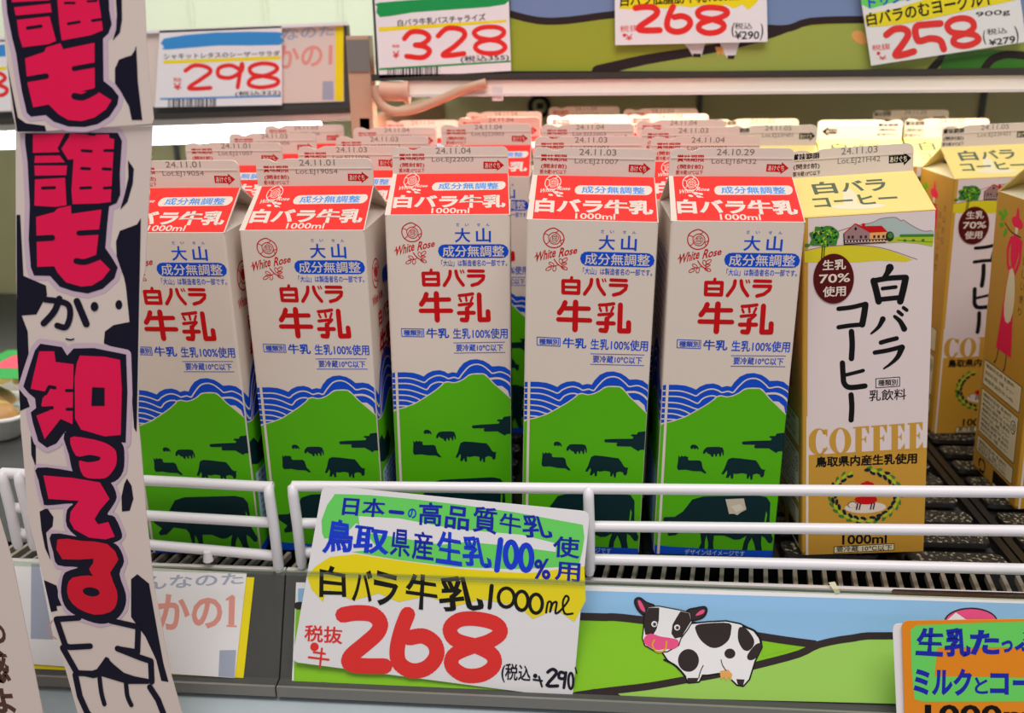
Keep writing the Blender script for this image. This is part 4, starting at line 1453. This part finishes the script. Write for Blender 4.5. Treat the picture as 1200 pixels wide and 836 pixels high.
S.poly([(283, 475), (310, 460), (350, 472), (400, 480), (430, 490), (428, 515), (405, 528), (370, 528), (340, 532), (305, 520), (280, 500)], COWPINK, 12, 3)
S.stroke([(325, 488), (317, 510), (330, 535), (355, 540), (375, 525), (378, 495)], 7, mat('print_gold', (226, 176, 40)), 14)
done()

# faded label in the left rail, with the yellow card behind it
mb, S, done = flat_thing('rail_label', 'yellow backing card behind the faded lower label', 'label', UP(.0008), RN, [(-60, 668), (298, 677), (284.5, 801), (-60, 777)], MYEL, .0005, 'faded rail labels')
S.view(180, 640, 4.26)
S.text('みんな', (110, 655, 300, 690), BLACK, 1, .04)
done()
mb, S, done = flat_thing('rail_label', 'white faded lower label behind the banner, salmon lettering', 'label', UP(.0018), RN, [(-60, 664), (20, 657), (289, 672), (275, 795), (-60, 772)], PAPER, .0005, 'faded rail labels')
S.view(180, 640, 4.26)
S.text('んなのた', ((-50, 150), (448, 136), (448, 190), (-52, 222)), GHOST, 1, .02)
S.text('かの', ((15, 240), (345, 245), (342, 410), (15, 425)), SALMON, 1, .035)
S.stroke([(392, 252), (388, 395)], 30, SALMON, 1, 0, cap=False)
S.stroke([(366, 268), (394, 250)], 12, SALMON, 1, 0)
S.stroke([(368, 400), (412, 402)], 9, SALMON, 1, 0)
S.poly([(330, 522), (412, 520), (404, 658), (324, 652)], GHOST, 1)
S.view(0, 580, 3.267)
S.poly([(120, 265), (150, 265), (205, 555), (118, 552)], GHOST, 1)
S.stroke([(225, 470), (195, 490), (190, 530), (215, 552)], 5, SALMON, 1)
done()

# ------------------------------------------------------------------ the large hand-lettered price card
CN = Vector((0, -.104, .020)).normalized()
mb, S, done = flat_thing('price_card', 'large hand lettered 268 sign standing in the lower rail', 'price card', (0, .4462, -.0575), CN,
                         rounded([(378, 569), (691, 600), (671, 819), (342, 776)], 9), PAPER, .0006, 'lower shelf price cards')
S.view(350, 560, 5.974)
S.poly([(250, 115), (500, 122), (800, 150), (1135, 190), (1500, 240), (1990, 330), (2000, 420), (1985, 520), (1960, 620), (1500, 640), (1100, 625), (700, 575), (370, 520), (560, 500), (420, 330), (330, 260), (200, 330)], MGREEN, 1)
S.poly([(165, 390), (160, 300), (200, 190), (255, 115), (400, 118), (420, 300), (300, 420), (180, 425)], MGREEN, 1.3)
S.poly([(420, 270), (700, 285), (1100, 360), (1560, 400), (1800, 460), (1800, 520), (1500, 480), (1180, 450), (1000, 470), (640, 410), (430, 380)], PAPER, 1.5)
S.poly([(60, 690), (120, 620), (220, 555), (400, 535), (700, 580), (1150, 640), (1600, 670), (2000, 620), (2010, 860), (1930, 1010), (1800, 920), (1640, 990), (1540, 900), (1280, 850), (1100, 900), (900, 830), (700, 870), (560, 810), (380, 860), (200, 780), (170, 870), (90, 780)], MYEL, 2)
S.text('日本', ((318, 132), (612, 150), (600, 280), (300, 262)), MBLUE, 3, .03)
S.stroke([(642, 238), (728, 246)], 26, MBLUE, 3, 0)
S.text('の', (765, 215, 825, 285), BLUE, 3, .03)
S.text('高', ((845, 170), (1008, 175), (1000, 345), (838, 330)), MBLUE, 3, .024)
S.text('品', ((1035, 191), (1200, 212), (1190, 375), (1020, 352)), MBLUE, 3, .024)
S.text('質', ((1225, 195), (1392, 215), (1384, 402), (1216, 378)), MBLUE, 3, .024)
S.text('牛', ((1410, 240), (1562, 262), (1555, 408), (1402, 380)), MBLUE, 3, .024)
S.text('乳', ((1568, 252), (1720, 272), (1790, 425), (1566, 418)), MBLUE, 3, .024)
S.text('鳥', ((210, 275), (375, 310), (385, 520), (160, 530)), MBRBLUE, 3, .036)
S.text('取', ((395, 330), (640, 360), (630, 545), (370, 520)), MBRBLUE, 3, .036)
S.text('県', ((655, 355), (780, 368), (780, 560), (635, 545)), MBLUE, 3, .024)
S.text('産', ((800, 368), (940, 385), (945, 590), (790, 570)), MBLUE, 3, .024)
S.text('生', ((975, 365), (1140, 395), (1145, 622), (955, 595)), MBRBLUE, 3, .036)
S.text('乳', ((1150, 398), (1300, 420), (1365, 640), (1145, 612)), MBRBLUE, 3, .034)
S.stroke([(1414, 436), (1388, 646)], 40, MBRBLUE, 3, 0)
for cx, cy in ((1487, 538), (1592, 560)):
    S.stroke([(cx + 40 * math.cos(t), cy + 88 * math.sin(t)) for t in (math.pi * i / 8 for i in range(16))], 38, MBRBLUE, 3, 0, True)
S.text('%', ((1650, 572), (1758, 566), (1765, 716), (1645, 706)), MBLUE, 3, .034)
S.text('使', ((1784, 405), (1972, 420), (1966, 568), (1776, 555)), MBLUE, 3, .024)
S.text('用', ((1798, 585), (1974, 600), (1968, 735), (1790, 715)), MBLUE, 3, .024)
S.view(340, 560, 3.2167)
S.text('白', ((112, 322), (208, 345), (212, 450), (110, 450)), BLACK, 3, .024)
S.text('バ', ((240, 340), (310, 350), (312, 470), (232, 465)), BLACK, 3, .03)
S.text('ラ', ((318, 345), (412, 372), (400, 485), (312, 480)), BLACK, 3, .03)
S.text('牛', ((440, 355), (560, 375), (555, 505), (430, 490)), BLACK, 3, .03)
S.text('乳', ((565, 370), (690, 370), (740, 500), (560, 505)), BLACK, 3, .03)
S.stroke([(760, 408), (752, 490)], 16, BLACK, 3, 0)
for cx, cy, rx in ((815, 452, 30), (873, 464, 24), (927, 475, 24)):
    S.stroke([(cx + rx * math.cos(t), cy + 36 * math.sin(t)) for t in (math.pi * i / 8 for i in range(16))], 13, BLACK, 3, 0, True)
S.stroke([(965, 508), (972, 470), (985, 472), (980, 505), (990, 475), (1005, 470), (1000, 510), (1020, 500), (1050, 460), (1040, 445), (1028, 470), (1035, 512), (1065, 512)], 8, BLACK, 3, 3)
S.view(340, 680, 3.4286)
big268(S, lambda x, y: (x, y), 63)
S.text('税抜', ((60, 178), (212, 190), (210, 258), (56, 245)), MRED, 3, .02)
S.ell(98, 268, 17, 17, MRED, 3)
S.stroke([(95, 290), (140, 296)], 8, MRED, 3, 0); S.stroke([(75, 310), (155, 320)], 8, MRED, 3, 0); S.stroke([(128, 275), (120, 348)], 8, MRED, 3, 0)
S.text('(税込', ((850, 330), (970, 345), (965, 418), (848, 410)), NAVY, 3, .02)
S.ell(985, 385, 9, 9, NAVY, 3); S.stroke([(978, 400), (1012, 405)], 8, NAVY, 3, 0); S.stroke([(1000, 388), (1012, 428)], 8, NAVY, 3, 0)
S.stroke([(1035, 370), (1055, 358), (1070, 375), (1032, 422), (1075, 425)], 13, NAVY, 3, 3)
S.stroke([(1105, 375), (1085, 370), (1080, 392), (1102, 395), (1108, 372), (1100, 432)], 12, NAVY, 3, 3)
S.stroke([(1128 + 10 * math.cos(t), 405 + 32 * math.sin(t)) for t in (math.pi * i / 8 for i in range(16))], 10, NAVY, 3, 0, True)
S.stroke([(1146, 352), (1152, 375)], 6, NAVY, 3, 0)
done()

# orange card and the white card behind it
mb, S, done = flat_thing('price_card', 'plain white card edge showing behind the orange sign', 'price card', (0, .4402, -.03), (0, -1, .18), rounded([(1046, 731), (1330, 745), (1330, 960), (1056, 950)], 9), PAPER, .0006, 'lower shelf price cards')
done()
mb, S, done = flat_thing('price_card', 'orange hand lettered sign with green bands at the right corner', 'price card', (0, .4388, -.03), (0, -1, .18), rounded([(1057, 728), (1340, 724), (1345, 960), (1064, 960)], 9), ORANGE, .0006, 'lower shelf price cards')
S.view(1000, 630, 4.06)
S.poly([(272, 440), (300, 418), (800, 400), (1200, 400), (1200, 520), (400, 525), (385, 660), (800, 668), (1200, 668), (1200, 780), (330, 782), (290, 770), (278, 650)], MGREEN, 1)
S.text('生', ((305, 430), (432, 430), (425, 568), (292, 560)), MBLUE, 2, .05)
S.text('乳', ((440, 430), (545, 430), (562, 568), (430, 570)), MBLUE, 2, .05)
S.text('た', ((555, 440), (695, 440), (695, 560), (555, 560)), MBLUE, 2, .05)
S.text('っ', ((705, 490), (758, 490), (758, 548), (700, 548)), MBLUE, 2, .05)
S.text('ぷり', ((770, 440), (990, 440), (990, 545), (765, 545)), MBLUE, 2, .05)
S.text('ミルク', ((288, 618), (565, 625), (560, 755), (285, 752)), MBLUE, 2, .05)
S.text('と', ((575, 665), (640, 665), (640, 745), (578, 745)), MBLUE, 2, .03)
S.text('コーヒー', ((650, 635), (1090, 640), (1090, 750), (650, 748)), MBLUE, 2, .05)
S.text('1000ml', ((340, 795), (900, 800), (900, 900), (340, 900)), BLACK, 2, .03)
done()
mb = MB()
P = at(1175, 660, .466)
q = [at(1160, 672, .468), at(1170, 660, .470), at(1190, 660, .472), at(1235, 690, .470), at(1225, 705, .466), at(1165, 690, .466)]
mb.prism(q, (0, .0008, 0), CLEAR)
tag(mb.build('clear_clip'), 'clear plastic sign clip on the shelf edge above the orange sign', 'clip')

# ------------------------------------------------------------------ hanging paper banner
mb, S, done = flat_thing('lettered_banner', 'tall hanging banner with pink comic lettering and cow spots', 'banner', (0, .4100, 0), NV,
                         [(18, 150), (19, 330), (24, 500), (27, 530), (33, 605), (51, 680), (67, 750), (91, 836), (125, 960), (245, 960), (213, 836), (200, 790), (180, 685), (171, 600), (165, 525), (161.5, 490), (165.5, 335), (170, 315), (179, 147)], BEIGE, .0006)
root_banner = (mb, S, done)


def spots(*ps):
    for p in ps:
        S.poly(p, NAVY, 2)


S.view(10, 140, 3.981)
M1 = [(78, 65), (510, 62), (530, 100), (520, 250), (522, 350), (505, 390), (470, 405), (460, 500), (452, 600), (480, 640), (510, 690), (495, 740), (440, 790), (370, 812), (300, 800), (240, 780), (195, 730), (120, 728), (105, 690), (95, 560), (100, 400), (90, 200), (78, 110)]
S.stroke(M1, 46, LILAC, 1, 0, True); S.poly(M1, NAVY, 3)
for p in ([(115, 70), (265, 65), (230, 135), (240, 152), (115, 156)], [(290, 66), (380, 70), (470, 70), (472, 86), (495, 92), (488, 200), (478, 385), (420, 392), (300, 395), (295, 330), (305, 185), (275, 188), (246, 140)],
          [(125, 170), (240, 168), (265, 200), (122, 203)], [(122, 215), (275, 215), (270, 260), (125, 262)], [(125, 280), (265, 272), (272, 400), (220, 408), (122, 402)],
          [(130, 455), (215, 432), (230, 415), (292, 402), (295, 440), (435, 420), (410, 635), (430, 655), (475, 700), (440, 745), (390, 775), (340, 780), (270, 760), (230, 715), (215, 685), (135, 688)]):
    S.poly(p, PINK, 4)
for a, b, w in (((160, 320), (216, 318), 14), ((345, 145), (388, 148), 13), ((450, 145), (492, 145), 13), ((342, 228), (380, 230), 13), ((442, 230), (478, 232), 13), ((338, 320), (385, 318), 13), ((448, 320), (480, 318), 13), ((378, 68), (402, 70), 14), ((130, 556), (205, 552), 28), ((330, 530), (425, 525), 24)):
    S.stroke([a, b], w, NAVY, 5, 0)
S.stroke([(318, 660), (360, 664), (425, 640)], 28, NAVY, 5)
S.stroke([(278, 80), (240, 136), (272, 188)], 12, NAVY, 5, 0)
spots([(558, 190), (585, 230), (580, 300), (555, 385), (522, 420), (545, 340), (560, 270)], [(618, 460), (610, 836), (598, 1460), (586, 1440), (562, 1090), (445, 1045), (450, 990), (490, 960), (565, 945), (548, 780), (540, 740), (505, 640), (502, 570), (520, 520), (560, 505), (600, 490)],
      [(38, 445), (55, 445), (70, 730), (175, 775), (180, 820), (160, 855), (130, 910), (62, 915), (90, 990), (95, 1110), (65, 1240), (100, 1340), (55, 1360), (40, 1060)])
S.ell(515, 865, 16, 22, NAVY, 2)
S.view(10, 330, 3.981)
st = S.stroke
st([(172, 84), (235, 92), (280, 110), (288, 160), (268, 212), (228, 205)], 28, NAVY, 4)
st([(238, 80), (214, 140), (165, 195)], 30, NAVY, 4)
st([(320, 92), (364, 198)], 32, NAVY, 4, 0)
S.ell(402, 117, 18, 22, NAVY, 4)
st([(270, 268), (290, 272), (305, 268)], 7, NAVY, 4)
K1 = [(125, 320), (150, 290), (250, 305), (275, 345), (305, 312), (400, 310), (550, 340), (556, 520), (548, 752), (500, 748), (300, 705), (265, 700), (225, 755), (180, 775), (140, 745), (115, 660), (105, 610), (130, 590), (125, 545), (95, 520), (70, 490), (95, 410)]
S.stroke(K1, 46, LILAC, 3, 0, True); S.poly(K1, NAVY, 4)
S.poly([(145, 325), (215, 325), (222, 375), (305, 385), (300, 665), (245, 640), (170, 735), (132, 625), (195, 600), (155, 580), (160, 545), (185, 515), (105, 500), (120, 430)], PINK, 5)
S.poly([(335, 345), (450, 350), (522, 365), (530, 500), (525, 715), (450, 722), (340, 690), (312, 640), (310, 450), (320, 380)], PINK, 5)
S.poly([(392, 492), (450, 495), (450, 580), (388, 580)], NAVY, 6)
st([(175, 522), (192, 490), (218, 495)], 16, NAVY, 6, 0); st([(150, 592), (205, 588)], 16, NAVY, 6, 0); st([(272, 508), (300, 508)], 14, NAVY, 6, 0); st([(275, 595), (300, 595)], 14, NAVY, 6, 0)
S.view(10, 520, 4.643)
T1 = [(305, -60), (440, -75), (560, -45), (620, 0), (632, 60), (625, 150), (580, 205), (500, 215), (380, 185), (350, 150), (330, 60)]
T2 = [(160, 130), (350, 150), (500, 200), (560, 215), (590, 290), (560, 350), (540, 385), (580, 400), (620, 495), (595, 530), (520, 545), (400, 520), (320, 450), (320, 360), (350, 325), (210, 335), (190, 310), (165, 200)]
T3 = [(235, 490), (400, 510), (540, 530), (600, 560), (630, 640), (605, 710), (640, 820), (630, 900), (580, 960), (500, 980), (400, 950), (320, 900), (290, 830), (290, 760), (310, 700), (380, 672), (270, 660), (245, 590)]
for T in (T1, T2, T3):
    S.stroke(T, 40, LILAC, 3, 0, True)
for i, T in enumerate((T1, T2, T3)):
    S.poly(T, NAVY, 4.2 + i * .2, 3)
S.poly([(338, -33), (430, -30), (520, -8), (575, 25), (590, 60), (585, 120), (540, 180), (480, 190), (410, 175), (385, 95), (430, 100), (490, 92), (500, 72), (440, 60), (370, 65)], PINK, 6, 3)
S.poly([(192, 172), (350, 185), (500, 210), (552, 300), (500, 360), (470, 410), (490, 438), (545, 425), (580, 505), (530, 520), (440, 510), (360, 465), (335, 420), (340, 370), (385, 310), (220, 300)], PINK, 6)
S.poly([(268, 520), (400, 528), (540, 545), (600, 630), (555, 700), (592, 800), (590, 870), (555, 915), (470, 930), (380, 895), (330, 840), (322, 775), (350, 728), (440, 716), (462, 718), (440, 680), (465, 625), (295, 628)], mat('ink_crimson', (226, 24, 52), .5, .2), 6, 2)
S.ell(452, 805, 46, 24, NAVY, 7, .15)
spots([(170, 370), (210, 350), (245, 400), (240, 450), (205, 485), (215, 560), (230, 635), (200, 570), (180, 470)], [(645, 190), (670, 230), (680, 300), (660, 365), (618, 370), (615, 290), (630, 220)], [(122, -40), (148, -40), (150, 130), (125, 60)])
S.view(40, 660, 4.747)
O5 = lambda p, sm=0, w=32: S.stroke(p, w, NAVY, 4, sm)
O5([(248, 262), (250, 304), (125, 312), (175, 460), (200, 468), (312, 462)])
O5([(160, 470), (240, 612), (330, 615), (380, 600), (405, 540)], 0)
S.poly([(400, 520), (440, 560), (500, 610), (560, 630), (640, 645), (640, 672), (520, 672), (380, 630), (330, 640), (240, 620), (290, 610), (350, 590)], NAVY, 4)
O5([(655, 660), (650, 545), (590, 525), (465, 475)]); O5([(412, 290), (425, 320), (580, 355), (575, 495), (470, 478)])
O5([(230, 620), (255, 740), (295, 830), (330, 870)]); O5([(365, 640), (375, 720), (392, 785)], 4, 24); O5([(512, 670), (520, 740), (542, 790)], 4, 24); O5([(645, 690), (690, 760), (725, 850)])
spots([(540, 90), (575, 62), (640, 115), (690, 400), (720, 560), (748, 662), (708, 655), (680, 540), (620, 410), (540, 300)], [(55, 95), (125, 125), (145, 200), (170, 235), (125, 240), (130, 265), (95, 272)])
banner = root_banner[2]()

# upper sheet of the banner, taped over the lower one
mb, S, done = flat_thing('upper_sheet', None, None, (0, .4085, 0), NV, [(0, -40), (168, -40), (172, 60), (180, 140), (178, 145), (20, 156), (14, 130), (5, 40)], BEIGE, .0005)
S.view(0, 0, 5.226)
M0 = [(30, -100), (45, 80), (75, 230), (100, 330), (115, 440), (135, 560), (165, 690), (190, 715), (280, 705), (330, 745), (420, 775), (520, 778), (600, 760), (670, 715), (720, 640), (728, 590), (690, 540), (635, 495), (632, 235), (665, 205), (685, 150), (670, 60), (665, -100)]
S.stroke(M0, 60, LILAC, 1, 0, True); S.poly(M0, NAVY, 2)
for p in ([(62, -100), (300, -100), (305, 2), (75, 14)], [(88, 45), (310, 22), (318, 75), (98, 95)], [(105, 122), (305, 100), (345, 250), (300, 270), (140, 290), (118, 220)], [(345, -100), (590, -100), (620, 90), (632, 185), (560, 215), (380, 248), (365, 150)],
          [(155, 358), (272, 318), (285, 290), (372, 265), (388, 302), (580, 262), (582, 540), (490, 562), (600, 560), (685, 615), (650, 670), (580, 720), (500, 742), (420, 735), (360, 700), (300, 640), (205, 658), (170, 510)]):
    S.poly(p, PINK, 3)
for a, b, w in (((170, 172), (252, 160), 20), ((400, 18), (458, 18), 15), ((540, 8), (592, 4), 14), ((420, 145), (488, 134), 17), ((568, 126), (622, 118), 17), ((160, 487), (285, 466), 34), ((455, 420), (580, 398), 30)):
    S.stroke([a, b], w, NAVY, 4, 0)
S.stroke([(458, 588), (510, 594), (590, 555)], 40, NAVY, 4)
for p in ([(705, -100), (745, -100), (748, 120), (735, 200), (690, 248), (712, 180), (716, 90)], [(835, 280), (845, 500), (872, 735), (808, 735), (790, 650), (740, 560), (705, 510), (705, 420), (730, 365), (770, 350), (805, 340), (825, 310)], [(40, 365), (60, 470), (110, 720), (160, 755), (275, 770), (285, 806), (106, 806), (80, 640)]):
    S.poly(p, NAVY, 2)
done(banner)

# second hanging strip at the lower left
mb, S, done = flat_thing('paper_strip', 'beige paper strip with brown lettering in the lower left corner', 'paper strip', (0, .4030, 0), NV,
                         [(-140, 330), (-50, 330), (-6, 590), (15, 660), (50, 836), (80, 980), (-30, 980), (-60, 836), (-95, 660)], BEIGE, .0006)
S.view(0, 580, 3.267)
for t, b in (('め', (-45, 480, 20, 570)), ('感', (-60, 595, 36, 722)), ('よ', (-30, 742, 56, 838))):
    S.text(t, b, mat('ink_brown', (86, 50, 30)), 1, .05)
done()

# ------------------------------------------------------------------ food tray behind the banner
root = empty('food_tray', (-.535, .72, DZ))
tag(root, 'clear lidded food tray far left behind the banner', 'food tray')
def ring_box(mb, x, y, z0, z1, k, m):
    b0 = rounded([(-x, -y), (x, -y), (x, y), (-x, y)], .02, 4)
    vs = [(a * k, b * k, z0) for a, b in b0] + [(a, b, z1) for a, b in b0]
    n = len(b0)
    mb.add(vs, [tuple(reversed(range(n)))] + [(i, (i + 1) % n, n + (i + 1) % n, n + i) for i in range(n)], m)
    return b0
t = MB(); b0 = ring_box(t, .086, .068, .001, .022, .85, mat('tray_white', (232, 230, 224), .35))
t.tube([(a, b, .022) for a, b in b0], .002, mat('tray_white', (232, 230, 224), .35), 8, True)
t.build('tray_base', root)
f = MB()
rr = random.Random(9)
for i in range(26):
    cx, cy, r = rr.uniform(-.066, .066), rr.uniform(-.05, .05), rr.uniform(.010, .016)
    vs, fs = [], []
    for a in range(5):
        th = math.pi / 2 * a / 4
        for b in range(10):
            ph = 2 * math.pi * b / 10
            vs.append((cx + r * math.cos(th) * math.cos(ph), cy + r * math.cos(th) * math.sin(ph), .016 + r * .9 * math.sin(th)))
    for a in range(4):
        for b in range(10):
            fs.append((a * 10 + b, a * 10 + (b + 1) % 10, (a + 1) * 10 + (b + 1) % 10, (a + 1) * 10 + b))
    f.add(vs, fs, (mat('food_yellow', (226, 190, 110)), mat('food_brown', (190, 140, 84)))[i % 2], True)
f.build('food_filling', root)
l = MB(); b1 = rounded([(-.084, -.066), (.084, -.066), (.084, .066), (-.084, .066)], .02, 4)
n = len(b1)
l.add([(a, b, .024) for a, b in b1] + [(a * .9, b * .9, .044) for a, b in b1], [tuple(range(n, 2 * n))] + [(i, (i + 1) % n, n + (i + 1) % n, n + i) for i in range(n)], CLEAR)
lid = l.build('clear_lid', root)
s = MB(); s.box((.015, -.03, .0444), (.07, .045, .0448), mat('sticker_green', (60, 170, 80))); s.box((.03, -.005, .0449), (.06, .03, .0451), mat('sticker_pink', (236, 90, 110)))
s.build('lid_sticker', lid)
